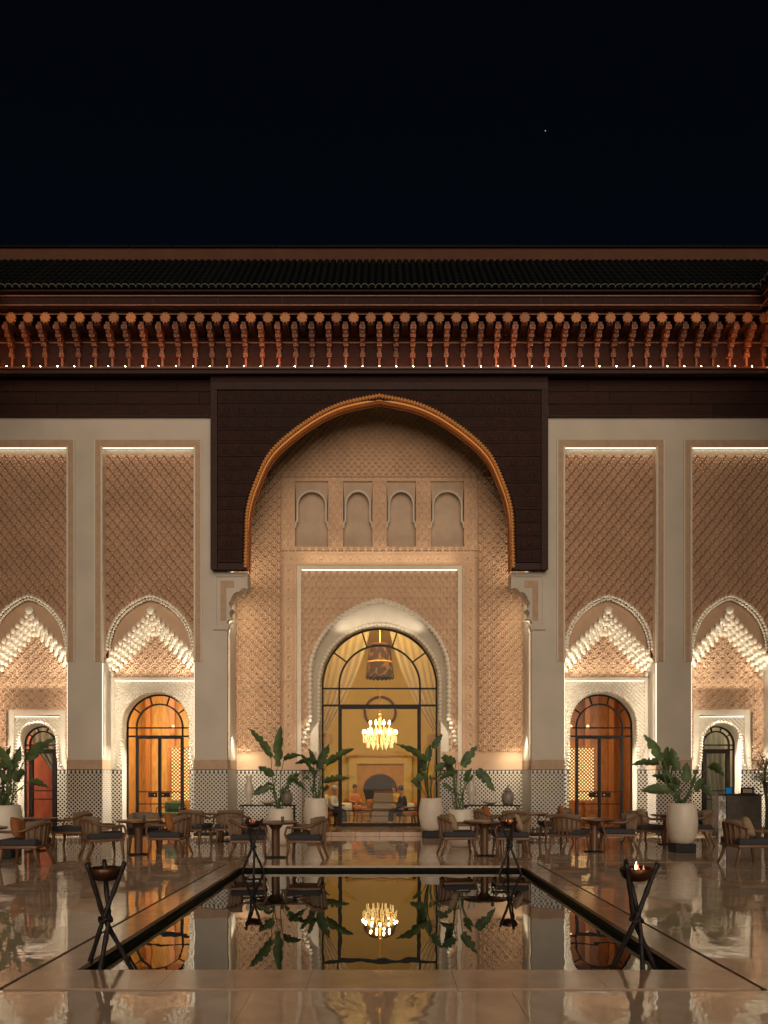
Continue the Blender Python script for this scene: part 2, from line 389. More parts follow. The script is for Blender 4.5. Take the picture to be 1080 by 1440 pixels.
def scallop_rim(pts2, y, r0, amp, pitch, name, m, parent, n=6):
    """a rim of carved scallops that follows an arch: one continuous moulding whose thickness swells at each lobe"""
    per = 6; P, L = resample(pts2, pitch/per)
    rs = [r0 + amp*abs(math.sin(PI*i/per)) for i in range(len(P))]
    return MB().tube([(p.x, y, p.y) for p in P], rs, n).build(name, m, parent, smooth=True)

# ------------------------------------------------------------------ carved relief (real height fields)
def ridge(d, w): return np.exp(-(d/w)**2)
def sq(h): return np.clip((h-0.25)/0.45, 0, 1)**0.8
def cfrac(v): return np.abs(v - np.round(v))
def h_sebka(x, z, sg=1):
    # raised lozenges with lobed edges, parted by narrow deep cuts, one diagonal deeper to imitate slanting light, and small drilled eyes
    a, b = 0.265, 0.33
    u = x/a; v = z/b
    w = 0.05*np.sin(2*PI*v*2) + 0.018*np.sin(9.1*x + 3.3*z) * 0.5
    d1 = cfrac(u + sg*(v + w)); d2 = cfrac(u - sg*(v + w))
    uu = (u+v) - np.floor(u+v) - 0.5; vv = (u-v) - np.floor(u-v) - 0.5
    cx = (uu+vv); cz = (uu-vv)
    r = np.sqrt(cx**2 + (cz*0.8)**2)
    cut = np.maximum(ridge(d1, 0.075), 0.55*ridge(d2, 0.06))
    eye = np.maximum(0.5*ridge(r-0.30, 0.05), 0.55*ridge(r, 0.07))
    return 0.11*(0.92 - np.maximum(np.minimum(cut*1.15, 1), eye)) + 0.018*np.clip(0.6-r, 0, 1)
def h_arab(x, z, s=1.0):
    a, b = 0.29*s, 0.15*s
    out = np.zeros_like(x)
    row = np.floor(z/b)
    best = None
    for k in (0, 1, 2):
        rr = row - k
        off = (np.mod(rr, 2))*0.5
        cx = (np.floor(x/a - off) + 0.5 + off)*a
        dx = x - cx; dz = z - rr*b
        r = np.sqrt(dx**2 + dz**2)/s
        inside = (r < 0.165)
        h = np.maximum(ridge(r-0.142, 0.028), np.maximum(0.98*ridge(r-0.078, 0.025), ridge(np.sqrt((dx/s)**2*1.6 + (dz/s-0.02)**2), 0.030)))
        h = np.where((np.abs(dx/s) < 0.013) & (r > 0.04) & (r < 0.12), 1.0, h)
        h = np.minimum(h, 1.0)
        if best is None: best = np.where(inside, h, -1)
        else: best = np.where(best < 0, np.where(inside, h, -1), best)
    best = np.where(best < 0, 0, best)
    return 0.12*s**0.5*sq(best)
def h_fine(x, z):
    a = 0.21
    d1 = cfrac(x/a + z/(a*1.5)); d2 = cfrac(x/a - z/(a*1.5)); r1 = cfrac(x/a); r2 = cfrac(z/(a*0.75))
    return 0.055*sq(1.1*np.maximum(np.maximum(ridge(d1, 0.15), ridge(d2, 0.15)), 0.9*ridge(np.sqrt(r1**2 + r2**2) - 0.22, 0.10)))
def h_fine2(x, z):
    a = 0.125
    d1 = cfrac(x/a + z/a); d2 = cfrac(x/a - z/a); r = np.sqrt(cfrac(x/a)**2 + cfrac(z/a)**2)
    return 0.024*np.maximum(np.maximum(ridge(d1, 0.13), ridge(d2, 0.13)), 0.9*ridge(r, 0.15))
def relief(name, x0, x1, z0, z1, res, hf, y, m, parent, mask=None, ox=0.0, oz=0.0):
    nx = max(2, int(round((x1-x0)/res))); nz = max(2, int(round((z1-z0)/res)))
    X, Z = np.meshgrid(np.linspace(x0, x1, nx+1), np.linspace(z0, z1, nz+1))
    Y = y - hf(X - ox, Z - oz)
    co = np.stack([X, Y, Z], -1).reshape(-1, 3)
    i = np.arange(nz)[:, None]*(nx+1) + np.arange(nx)[None, :]
    q = np.stack([i, i+1, i+nx+2, i+nx+1], -1).reshape(-1, 4)
    if mask is not None:
        cxm = (X[:-1, :-1] + X[1:, 1:])/2; czm = (Z[:-1, :-1] + Z[1:, 1:])/2
        q = q[~mask(cxm, czm).reshape(-1)]
        used = np.unique(q); re = np.full(len(co), -1); re[used] = np.arange(len(used)); co = co[used]; q = re[q]
    me = bpy.data.meshes.new(name)
    me.vertices.add(len(co)); me.vertices.foreach_set('co', co.astype(np.float32).ravel())
    me.loops.add(len(q)*4); me.loops.foreach_set('vertex_index', q.astype(np.int32).ravel())
    me.polygons.add(len(q)); me.polygons.foreach_set('loop_start', np.arange(len(q), dtype=np.int32)*4); me.polygons.foreach_set('loop_total', np.full(len(q), 4, dtype=np.int32))
    me.polygons.foreach_set('use_smooth', np.ones(len(q), dtype=bool))
    me.update(calc_edges=True); me.materials.append(MATS[m])
    return link(name, me, parent)
def in_arch(half, zs, rise, cx=0.0, point=0.0):
    def f(X, Z):
        x = np.abs(X - cx)/half
        top = zs + rise*np.sqrt(np.clip(1 - x**2, 0, 1)) + point*np.clip(1 - x*1.6, 0, 1)**1.5
        return (x < 1) & (Z < top)
    return f

# ------------------------------------------------------------------ ground, paving and pool
PXI, PY0, PY1 = 2.61, 6.52, 14.25      # pool inner half width, front and back edge
PXO, PYO0, PYO1 = 2.99, 5.94, 14.86
g = MB()
xs = [-90, -PXI-0.06, PXI+0.06, 90]; ys = [-60, PY0-0.06, PY1+0.06, 140]
for i in range(3):
    for j in range(3):
        if i == 1 and j == 1: continue
        g.quad((xs[i], ys[j], -0.03), (xs[i+1], ys[j], -0.03), (xs[i+1], ys[j+1], -0.03), (xs[i], ys[j+1], -0.03))
me = g.mesh('ground', 'groove'); bm = bmesh.new(); bm.from_mesh(me); bmesh.ops.remove_doubles(bm, verts=bm.verts, dist=1e-4); bm.to_mesh(me); bm.free()
ground = tag(link('ground', me), kind='structure')
slab_cache = {}
def slab(x0, x1, y0, y1, m='marble', name='floor_slab', parent=None, gap=0.0014, z0=-0.028, z1=0.0, tilt=0.0007):
    w, h = round(x1-x0-2*gap, 3), round(y1-y0-2*gap, 3)
    k = (w, h, m)
    if k not in slab_cache: slab_cache[k] = MB().box(-w/2, w/2, -h/2, h/2, z0, z1).mesh(name, m)
    o = link(name, slab_cache[k], parent or ground, ((x0+x1)/2, (y0+y1)/2, 0))
    o.rotation_euler = (random.gauss(0, tilt), random.gauss(0, tilt), 0)
    return o
yb = [2.0, 3.32, 4.63, PYO0] + [PYO0 + (PYO1-PYO0)*k/7 for k in range(1, 8)] + [PYO1 + 1.3*k for k in range(1, 6)] + [22.2]
xb_side = [PXO + 1.36*k for k in range(0, 7)]
xb_mid = [-PXO + 2*PXO*k/3 for k in range(4)]
for a, b in zip(yb, yb[1:]):
    for s in (-1, 1):
        for c, d in zip(xb_side, xb_side[1:]):
            slab(*(sorted((s*c, s*d))), a, b)
    if b <= PYO0 + 1e-6 or a >= PYO1 - 1e-6:
        for c, d in zip(xb_mid, xb_mid[1:]): slab(c, d, a, b)
pool = tag(MB().box(-PXI-0.05, PXI+0.05, PY0-0.05, PY1+0.05, -0.25, -0.20).box(-PXI-0.05, -PXI, PY0-0.05, PY1+0.05, -0.20, -0.032).box(PXI, PXI+0.05, PY0-0.05, PY1+0.05, -0.20, -0.032)
    .box(-PXI, PXI, PY0-0.05, PY0, -0.20, -0.032).box(-PXI, PXI, PY1, PY1+0.05, -0.20, -0.032).build('pool', 'pool_tile'), kind='structure')
MB().box(-PXI, -PXI+0.05, PY0, PY1, -0.199, -0.115).build('pool_ledge', 'pool_tile', pool); MB().box(PXI-0.05, PXI, PY0, PY1, -0.199, -0.115).build('pool_ledge', 'pool_tile', pool)
water = tag(MB().quad((-PXI, PY0, -0.09), (PXI, PY0, -0.09), (PXI, PY1, -0.09), (-PXI, PY1, -0.09)).build('water', 'water'), kind='structure')
nsl = 6
for k in range(nsl):
    a = PY0 + (PY1-PY0)*k/nsl; b = PY0 + (PY1-PY0)*(k+1)/nsl
    for s in (-1, 1):
        x = sorted((s*(PXI-0.015), s*(PXO-0.062))); slab(x[0], x[1], a, b, 'coping', 'coping_slab', pool, z0=-0.029, z1=0.012, tilt=0.0003)
for k in range(5):
    a = -PXO+0.055 + (2*PXO-0.11)*k/5; b = -PXO+0.055 + (2*PXO-0.11)*(k+1)/5
    slab(a, b, PYO0+0.01, PY0+0.015, 'coping', 'coping_slab', pool, z0=-0.029, z1=0.012, tilt=0.0003)
    slab(a, b, PY1-0.015, PYO1-0.01, 'coping', 'coping_slab', pool, z0=-0.029, z1=0.012, tilt=0.0003)

# ------------------------------------------------------------------ the palace front
XC, FY = -0.07, 21.6
pal = empty('palace_building', (XC, FY, 0), 0, 'pale plaster palace front with tall arched portal, carved niches and dark timber eaves', 'building')

WB, WT = 11.77, 12.62
B1, H1, B2, H2 = 6.5, 1.30, 9.95, 1.18
PH = 4.28
def both(fn):
    for s in (-1, 1): fn(s)
def xr(s, a, b): return tuple(sorted((s*a, s*b)))
def piers(s):
    for a, b in ((PH, B1-H1), (B1+H1, B2-H2), (B2+H2, 12.4)):
        x = xr(s, a, b)
        MB().box(x[0], x[1], 0, 1.4, 0, WT).build('pier', 'wall', pal)
        MB().box(x[0]-0.014, x[1]+0.014, -0.016, 1.38, 0.0, 0.10).build('plinth', 'black_metal', pal)
        MB().box(x[0]-0.012, x[1]+0.012, -0.012, 1.37, 0.10, 1.87).build('tile_dado', 'zellige', pal)
        MB().box(x[0]-0.010, x[1]+0.010, -0.010, 1.36, 1.873, 2.14).build('dado_band', 'band', pal)
    for cx, h in ((B1, H1), (B2, H2)):
        MB().box(s*cx-h, s*cx+h, 0, 1.4, 10.92, WT).build('wall_over_niche', 'wall', pal)
both(piers)
MB().box(-PH, PH, 0.3, 1.9, 12.98, 13.19).build('recess_ceiling', 'wall', pal)

def door(cx, d, half, zs, ih, zt, zb, leaves, z0=0.06, mid=None, mw=0.045):
    """arched metal door: outer arch, inner arch, radial bars, transom bars, leaves; panes are sub-parts"""
    f = MB()
    def bar(a, b, w=mw, dep=0.06):
        a = Vector((a[0], 0, a[1])); b = Vector((b[0], 0, b[1])); t = (b-a).normalized(); nrm = Vector((t.z, 0, -t.x))*(w/2)
        pts = [a-nrm, a+nrm, b+nrm, b-nrm]; f.prism([(p.x+cx, p.z) for p in pts], d-dep/2, d+dep/2)
    def ring(r, w):
        P = arch_pts(r, zs, r, z0, 36, cx=cx); k = len(f.v); n = len(P)
        Q = arch_pts(r-w, zs, r-w, z0, 36, cx=cx)
        for (x, z), (x2, z2) in zip(P, Q): f.v += [(x, d-0.035, z), (x2, d-0.035, z2), (x2, d+0.035, z2), (x, d+0.035, z)]
        for i in range(n-1):
            for j in range(4):
                j2 = (j+1) % 4; f.f.append((k+4*i+j, k+4*i+j2, k+4*i+4+j2, k+4*i+4+j))
    ring(half, mw); ring(ih, mw)
    for a in (18, 54, -18, -54):
        bar(((ih-mw/2)*math.sin(R(a)), zs+(ih-mw/2)*math.cos(R(a))), ((half-0.01)*math.sin(R(a)), zs+(half-0.01)*math.cos(R(a))), mw*0.8)
    bar((-half, zt), (half, zt), mw*0.9, 0.07); bar((-half, zb), (half, zb), mw*1.1, 0.08)
    dr = f.build('door', 'black_metal', pal)
    g = MB()
    # leaves: heavy frame
    w = 0.075 if leaves == 2 else 0.11
    lf = MB()
    def lbox(x0, x1, z0_, z1_): lf.box(cx+x0, cx+x1, d-0.05, d+0.05, z0_, z1_)
    lbox(-ih, -ih+w, z0, zb); lbox(ih-w, ih, z0, zb); lbox(-ih+w, ih-w, zb-w, zb-0.002); lbox(-ih+w, ih-w, z0, z0+w)
    if leaves == 2: lbox(-w/2, w/2, z0+w, zb-w)
    lf.build('leaf_frame', 'black_metal', dr)
    if mid:
        for zz in mid: MB().box(cx-ih+w, cx+ih-w, d-0.04, d+0.04, zz-0.015, zz+0.015).build('rail', 'black_metal', dr)
        if leaves == 2:
            for s in (-1, 1): MB().box(cx+s*0.19-0.13, cx+s*0.19+0.13, d-0.07, d-0.045, mid[0]-0.16, mid[0]-0.02).build('lock_plate', 'black_metal', dr); MB().ball((cx+s*0.12, d-0.10, mid[0]-0.09), 0.03, 0.03, 0.03).build('handle', 'gold', dr, smooth=True)
    def pane(pts): MB().poly([(cx+x, d, z) for x, z in pts]).build('pane', 'glass', dr)
    angs = (-90, -54, -18, 18, 54, 90)
    for a0, a1 in zip(angs, angs[1:]):
        A = [R(a0 + (a1-a0)*k/8) for k in range(9)]
        pane([(ih*math.sin(a), zs+ih*math.cos(a)) for a in A] + [(half*math.sin(a), zs+half*math.cos(a)) for a in reversed(A)])
    pane([(ih*math.cos(PI*k/20), zs+ih*math.sin(PI*k/20)) for k in range(21)] + [(-ih, zt), (ih, zt)])
    pane([(-ih, zb), (ih, zb), (ih, zt), (-ih, zt)])
    for s in (-1, 1): pane([(s*ih, z0), (s*half, z0), (s*half, zs), (s*ih, zs)])
    if leaves == 2:
        for s in (-1, 1): pane([(s*w/2, z0+w), (s*(ih-w), z0+w), (s*(ih-w), zb-w), (s*w/2, zb-w)])
    else: pane([(-ih+w, z0+w), (ih-w, z0+w), (ih-w, zb-w), (-ih+w, zb-w)])
    return dr

cellm = MB().lathe([(0.018, -0.105), (0.046, -0.092), (0.062, -0.05), (0.068, 0.0), (0.062, 0.04), (0.042, 0.075), (0.018, 0.094), (0.004, 0.10)], 10).mesh('muqarnas_cell', 'white', True)
capm = MB().ball((0, 0, 0), 0.125, 0.10, 0.115, 14, 8).mesh('muqarnas_cap', 'white', True)

def bay(s, cx, h, big):
    cx = s*cx
    dS, dT, dL = 0.20, 0.30, 0.75
    # carved border round the niche
    zt, zf = 10.92, 4.90
    bw = 0.21
    MB().box(cx-h-bw, cx+h+bw, -0.022, 0.0, zt, zt+bw).build('border_band', 'band', pal)
    for q in (-1, 1):
        x = sorted((cx+q*h, cx+q*(h+bw))); MB().box(x[0], x[1], -0.022, 0.0, zf, zt).build('border_band', 'band', pal)
        x = sorted((cx+q*(h-0.02), cx+q*(h+0.03))); MB().box(x[0], x[1], -0.034, 0.06, zf, zt+0.03).build('border_bead', 'white', pal)
        x = sorted((cx+q*(h+bw-0.03), cx+q*(h+bw))); MB().box(x[0], x[1], -0.034, -0.022, zf, zt+bw).build('border_bead', 'white', pal)
    # lattice panel above the arch
    A = dict(half=h-0.05, zs=5.25, rise=1.45, cx=cx, point=0.10)
    relief('lattice_panel', cx-h, cx+h, 4.9, zt-0.0, 0.015, (lambda x, z: h_sebka(x, z, -s)), dS+0.04, 'sebka', pal, mask=in_arch(**A), ox=cx)
    MB().box(cx-h+0.03, cx+h-0.03, -0.012, 0.010, zt-0.022, zt-0.006).build('light_strip', 'led', pal)
    MB().quad((cx-h, 0.012, zt-0.002), (cx+h, 0.012, zt-0.002), (cx+h-0.08, 0.19, zt-0.17), (cx-h+0.08, 0.19, zt-0.17)).build('cove', 'white', pal)
    for q in (-1, 1): MB().quad((cx+q*h, 0.012, zt-0.002), (cx+q*(h-0.08), 0.19, zt-0.17), (cx+q*(h-0.08), 0.19, 5.2), (cx+q*h, 0.012, 4.95)).build('cove', 'band', pal)
    pts = arch_pts(A['half'], A['zs'], A['rise'], 5.25, 44, A['point'], cx)
    scallop_rim(pts, dS-0.01, 0.030, 0.028, 0.105, 'arch_rim', 'white', pal)
    pts2 = arch_pts(A['half']-0.085, A['zs'], A['rise']-0.085, 5.25, 44, A['point'], cx)
    scallop_rim(pts2, dS+0.02, 0.016, 0.024, 0.085, 'arch_rim', 'white', pal)
    # smooth tympanum between rim and stalactite chevron
    ap, en = 6.30, 4.98
    def chev(x, top, end): return top - (top-end)*min(1, abs(x-cx)/h)
    inner = [p for p in arch_pts(A['half']-0.02, A['zs'], A['rise']-0.02, 5.25, 44, A['point'], cx)]
    T = [(x, dT, z) for x, z in inner]; Bq = [(x, dT, min(z-0.001, chev(x, ap, en))) for x, z in inner]
    MB().ribbon(T, Bq).ribbon(Bq, [(x, dT+0.14, z) for x, y, z in Bq]).build('tympanum', 'carved', pal)
    # stalactite vault
    xsn = [cx - h + 2*h*k/24 for k in range(25)]
    mu = MB().ribbon([(x, dT+0.02, chev(x, ap+0.02, en+0.02)) for x in xsn], [(x, dL+0.02, chev(x, 5.66, 4.52)) for x in xsn]).build('muqarnas', 'white', pal)
    link('muqarnas_cap', capm, mu, (cx, dT-0.06, 6.40))
    step = 0.128
    for q in (-1, 1):
        for j in range(5):
            for i in range(10):
                dx = 0.10 + step*i + (0.5*step if j % 2 else 0) - (0.03 if j else 0)
                if dx > h-0.05 or (j == 0 and i == 0 and False): continue
                z = chev(cx+dx, 6.32, 5.00) - 0.128*j + 0.05 + 0.012*((i*3+j) % 3)
                o = link('muqarnas_cell', cellm, mu, (cx+q*dx, dT - 0.05 + 0.092*j, z)); 
                o.scale = (0.82, 0.82, 0.74 + 0.10*((i+j) % 2))
    for j in (1, 2, 3, 4):
        link('muqarnas_cell', cellm, mu, (cx, dT-0.04+0.092*j, 6.34-0.128*j)).scale = (0.82, 0.82, 0.8)
    # carved wall of the niche
    if big:
        dh, zs, ih = 0.97, 3.13, 0.70
        zl = 4.46; ph = h-0.09; lowz = zl+0.08
        rim = 0.99; rz = 3.17
        mask = None
    else:
        dh, zs, ih = 0.54, 2.62, 0.40
        zl = 3.42; ph = 0.66; lowz = 2.15
        rim = 0.585; rz = 2.66
        mask = lambda X, Z: (np.abs(X-cx) < 0.86) & (Z < 3.62)
    relief('carved_wall', cx-h, cx+h, lowz, 6.0, 0.016, (lambda x, z: h_arab(x, z, 0.92)), dL, 'carved', pal, mask=mask, ox=cx)
    if not big:
        MB().box(cx-0.86, cx+0.86, dL-0.03, dL+0.1, 3.47, 3.62).build('lintel', 'white', pal)
        for q in (-1, 1):
            x = sorted((cx+q*0.66, cx+q*0.86)); MB().box(x[0], x[1], dL-0.03, dL+0.1, 1.875, 3.47).build('door_jamb', 'white', pal)
        for q in (-1, 1):
            x = sorted((cx+q*0.86, cx+q*h)); MB().box(x[0], x[1], dL-0.005, dL+0.1, 1.875, 2.15).build('dado_band', 'band', pal)
    else:
        MB().box(cx-h, cx+h, dL-0.06, dL+0.1, zl+0.01, zl+0.09).build('ledge', 'white', pal)
        for q in (-1, 1):
            x = sorted((cx+q*ph, cx+q*h)); MB().box(x[0], x[1], dL-0.04, dL+0.1, 1.875, zl+0.01).build('door_jamb', 'white', pal)
    MB().box(cx-ph+0.02, cx+ph-0.02, dL-0.045, dL-0.02, zl-0.018, zl-0.002).build('light_strip', 'led_soft', pal)
    relief('door_surround', cx-ph, cx+ph, 1.875, zl, 0.016, h_fine2, dL-0.005, 'white', pal, mask=in_arch(rim, rz, rim, cx), ox=cx)
    pr = arch_pts(rim, rz, rim, 2.1, 40, 0.0, cx, lean=-0.03)
    pr = [(pr[0][0]-0.10, 1.95)] + pr + [(pr[-1][0]+0.10, 1.95)]
    scallop_rim(pr, dL-0.02, 0.024, 0.030, 0.085, 'door_rim', 'white', pal)
    po = arch_pts(rim-0.01, rz, rim-0.01, 0.06, 40, 0.0, cx); pi = arch_pts(dh, zs, dh, 0.06, 40, 0.0, cx)
    MB().ribbon([(x, dL-0.004, z) for x, z in po], [(x, 1.10, z) for x, z in pi]).ribbon([(x, 1.10, z) for x, z in pi], [(x, 1.22, z) for x, z in pi]).build('door_reveal', 'white', pal)
    for q in (-1, 1):
        x = sorted((cx+q*(rim+0.0), cx+q*h))
        MB().box(x[0], x[1], dL-0.03, dL+0.05, 0.10, 1.87).build('tile_dado', 'zellige', pal)
        MB().box(x[0], x[1], dL-0.034, dL+0.04, 0.0, 0.098).build('plinth', 'black_metal', pal)
    MB().box(cx-h, cx+h, 0.02, 1.4, -0.02, 0.055).build('threshold', 'coping', pal)
    # jamb lights
    for q in (-1, 1):
        x = sorted((cx+q*(h-0.002), cx+q*(h-0.016))); MB().box(x[0], x[1], 0.004, 0.05, 2.2, 4.86).build('light_strip', 'led_jamb', pal)
    door(cx, 1.12, dh, zs, ih, zs-0.02, zs-0.27 if big else zs-0.16, 2 if big else 1, mid=(1.22, 0.86) if big else (1.25, 1.0), mw=0.045 if big else 0.04)
    # spots and uplight added to brighten the stalactites and niche wall, without fixtures
    for q in (-1, 1):
        lamp('muqarnas_fill', 'AREA', (cx+q*(h-0.06), 0.07, 4.30), 6.5, (1, 0.88, 0.70), 0.08, 0.08, (cx-q*0.15, 0.45, 6.15), pal, spread=95)
    lamp('niche_fill', 'AREA', (cx, 0.42, zl+0.14 if big else 4.2), 5 if big else 6, (1, 0.86, 0.66), 2*h*0.8, 0.10, (cx, 0.40, 6.5), pal)
    lamp('niche_head_light', 'AREA', (cx, -0.005, zt-0.04), 1.5, (1, 0.84, 0.62), 2*h*0.92, 0.02, (cx, 0.22, 10.2), pal)
    for q in (-1, 1):
        lamp('dado_fill', 'AREA', (cx-q*(h-0.25), 0.16, 4.40), 20, (1, 0.88, 0.70), 0.10, 0.10, (cx+q*(h-0.02), 0.50, 1.0), pal, spread=36)  # fill added to brighten the dado, no fixture
    for q in (-1, 1):
        lamp('jamb_light', 'AREA', (cx+q*(h-0.03), 0.16, 3.4), 7, (1, 0.87, 0.68), 0.05, 2.4, (cx+q*(h-0.45), 0.75, 3.4), pal)
for s in (-1, 1):
    bay(s, B1, H1, True); bay(s, B2, H2, False)

# ---- portal
AR = [(0, 12.21), (1.077, 11.97), (2.007, 11.486), (2.956, 10.685), (3.41, 9.805), (3.628, 9.064), (3.667, 8.31), (3.687, 7.44)]
ARC = catmull(AR, 8)                                        # right half, crown to foot
AZ = np.array([p[1] for p in ARC][::-1]); AX = np.array([p[0] for p in ARC][::-1])
def ax_at(z): return float(np.interp(z, AZ, AX)) if z < 12.21 else 0.0
dW = -0.25
def spandrel(s):
    zz = list(np.linspace(7.44, 12.20, 60)) + [12.21]
    bk = MB().ribbon([(s*4.68, dW+0.04, z) for z in zz], [(s*ax_at(z), dW+0.04, z) for z in zz])
    bk.ribbon([(s*4.68, dW+0.04, z) for z in zz], [(s*4.68, 0.0, z) for z in zz]).ribbon([(s*4.68, 0.0, 7.44), (s*4.68, dW+0.04, 7.44)], [(s*3.69, 0.0, 7.44), (s*3.69, dW+0.04, 7.44)])
    bk.quad((s*4.68, dW+0.04, 12.21), (0, dW+0.04, 12.21), (0, dW+0.04, 12.64), (s*4.68, dW+0.04, 12.64))
    sp = bk.build('timber_spandrel', 'wood', pal)
    x = xr(s, 4.50, 4.69); MB().box(x[0], x[1], dW-0.035, dW+0.04, 7.42, 12.62).build('stile', 'wood_beam', sp, bevel=0.008)
    x = xr(s, 3.72, 4.49); MB().box(x[0], x[1], dW-0.03, dW+0.04, 7.42, 7.60).build('bottom_rail', 'wood_beam', sp, bevel=0.008)
    zr = [7.62 + (12.40-7.62)*k/13 for k in range(14)]
    for z0, z1 in zip(zr, zr[1:]):
        z0 += 0.006; z1 -= 0.006
        zs_ = [z0 + (z1-z0)*k/6 for k in range(7)]
        pts = [(s*4.49, z0)] + [(s*(ax_at(z)+0.13 if z < 12.1 else 0.003 + 0*z), z) for z in zs_] + [(s*4.49, z1)]
        e = random.uniform(-0.006, 0.006)
        MB().prism(pts, dW-0.012+e, dW+0.038).build('plank', 'wood', sp)
        # raised carved fillet along each board
        xi = max(ax_at(z0), ax_at(z1))+0.22 if z1 < 12.1 else 0.05
        n = max(1, int((4.45-xi)/0.36)); 
        fm = MB(); yy = dW-0.012+e
        k0 = 0
        L = (4.45-xi)/n
        for k in range(n):
            a = xi + L*k + 0.03; b = xi + L*(k+1) - 0.03; zc = (z0+z1)/2
            x = sorted((s*a, s*b)); fm.v += []; fm.box(x[0], x[1], yy-0.012, yy-0.001, zc-0.11, zc+0.11)
            xm = (x[0]+x[1])/2
            fm.ball((xm, yy-0.012, zc), 0.09, 0.018, 0.085, 8, 4)
        o = fm.build('carving', 'wood', sp); o['kind'] = 'stuff'
both(spandrel)
MB().box(-4.69, 4.69, dW-0.04, dW+0.04, 12.41, 12.62).build('top_rail', 'wood_beam', pal, bevel=0.008)
MB().box(-4.69, 4.69, dW+0.0, -0.001, 12.641, 12.859).build('head_board', 'wood', pal)
# arch of the timber front: soffit and rope moulding, their lit look put into the colour
full = [(-x, z) for x, z in ARC[::-1]][:-1] + ARC
MB().ribbon([(x, dW+0.02, z) for x, z in full], [(x, 0.17, z) for x, z in full]).build('arch_soffit', 'wood_gold_and_lit', pal, smooth=True)
P, L = resample(full, 0.018)
rs = [0.022 + 0.044*abs(math.sin(PI*i/5.0)) for i in range(len(P))]
MB().tube([(p.x*1.006, dW-0.05, p.y+0.02) for p in P], rs, 7).build('rope_moulding', 'rope_lit_gold', pal, smooth=True)
MB().tube([(x*0.995, 0.165, z-0.018) for x, z in full], 0.022, 6).build('arch_bead', 'wood_gold_and_lit', pal, smooth=True)
top = [p for p in full if p[1] > 8.6]
MB().ribbon([(x*0.998, dW+0.06, z-0.008) for x, z in top], [(x*0.998, dW+0.15, z-0.008) for x, z in top]).build('light_strip', 'soffit_glow', pal)  # wide dim ribbon added to make the soffit glow as if lit

# corbel panels under the timber, with lobed edge
LOB = [(3.70, 7.40), (3.70, 6.93), (3.80, 6.97), (3.90, 6.93), (3.95, 6.84), (4.00, 6.86), (4.08, 6.82), (4.15, 6.72), (4.18, 6.62), (4.21, 6.60), (4.23, 6.52), (4.19, 6.42), (4.13, 6.38), (4.20, 6.32), (4.22, 6.24), (4.18, 6.14), (4.12, 6.11), (4.24, 6.06), (4.29, 5.99), (4.22, 5.92), (4.24, 5.84), (4.27, 5.78)]
def corbel(s):
    MB().prism([(s*x, z) for x, z in LOB] + [(s*4.67, 5.78), (s*4.67, 7.40)], -0.03, 0.45).build('corbel_panel', 'wall', pal)
    for a, b, c, d in ((4.57, 4.66, 5.80, 7.38), (3.80, 4.57, 7.28, 7.38), (4.31, 4.57, 5.80, 5.90)):
        x = xr(s, a, b); MB().box(x[0], x[1], -0.055, -0.031, c, d).build('corbel_frame', 'wall', pal)
    x = xr(s, 4.08, 4.46); MB().box(x[0], x[1], -0.042, -0.031, 6.98, 7.17).build('corbel_inlay', 'band', pal)
    x = xr(s, 4.30, 4.46); MB().box(x[0], x[1], -0.042, -0.031, 6.05, 6.98).build('corbel_inlay', 'band', pal)
both(corbel)

dP = 1.40
def blk(X, Z): return (np.abs(X) < 2.95) & (Z < 10.62)
for s in (-1, 1): relief('carved_wall', *xr(s, 2.95, PH), 2.42, 10.62, 0.016, lambda x, z: h_arab(x, z, 0.9), dP, 'carved', pal)
relief('carved_tympanum', -PH, PH, 10.62, 12.97, 0.018, lambda x, z: h_arab(x, z, 0.72)*0.9, dP, 'carved', pal)
MB().box(-PH, -1.9, dP-0.02, dP+0.2, 1.873, 2.42).build('dado_band', 'carved', pal); MB().box(1.9, PH, dP-0.02, dP+0.2, 1.873, 2.42).build('dado_band', 'carved', pal)
for s in (-1, 1):
    x = xr(s, 2.36, PH); MB().box(x[0], x[1], dP-0.03, dP+0.2, 0.10, 1.87).build('tile_dado', 'zellige', pal)
    MB().box(x[0], x[1], dP-0.035, dP+0.2, 0.0, 0.098).build('plinth', 'black_metal', pal)
# band of squares round the inner panel
def h_band_v(x, z):
    p = 0.29; zc = cfrac(z/p)*p; 
    fr = np.maximum(ridge(zc-0.11, 0.012), ridge(np.abs(x)-0.20, 0.014)); ro = ridge(np.sqrt(x**2 + zc**2)-0.075, 0.016)
    fr = np.maximum(fr, 0.8*ridge(np.abs(x)-0.11, 0.012))
    return 0.022*np.maximum(fr, ro) - 0.03*ridge(np.sqrt(x**2+zc**2), 0.035)
def h_band_h(x, z): return h_band_v(z, x)
for s in (-1, 1):
    relief('rosette_band', *xr(s, 2.46, 2.93), 2.42, 7.97, 0.018, h_band_v, dP-0.02, 'carved', pal, ox=s*2.695)
    MB().box(*xr(s, 2.93, 2.97), dP-0.045, dP+0.02, 2.42, 10.62).build('fillet', 'carved', pal)
relief('rosette_band', -2.93, 2.93, 7.97, 8.42, 0.018, h_band_h, dP-0.02, 'carved', pal, oz=8.195)
MB().box(-2.97, 2.97, dP-0.045, dP+0.02, 10.60, 10.64).build('fillet', 'carved', pal)
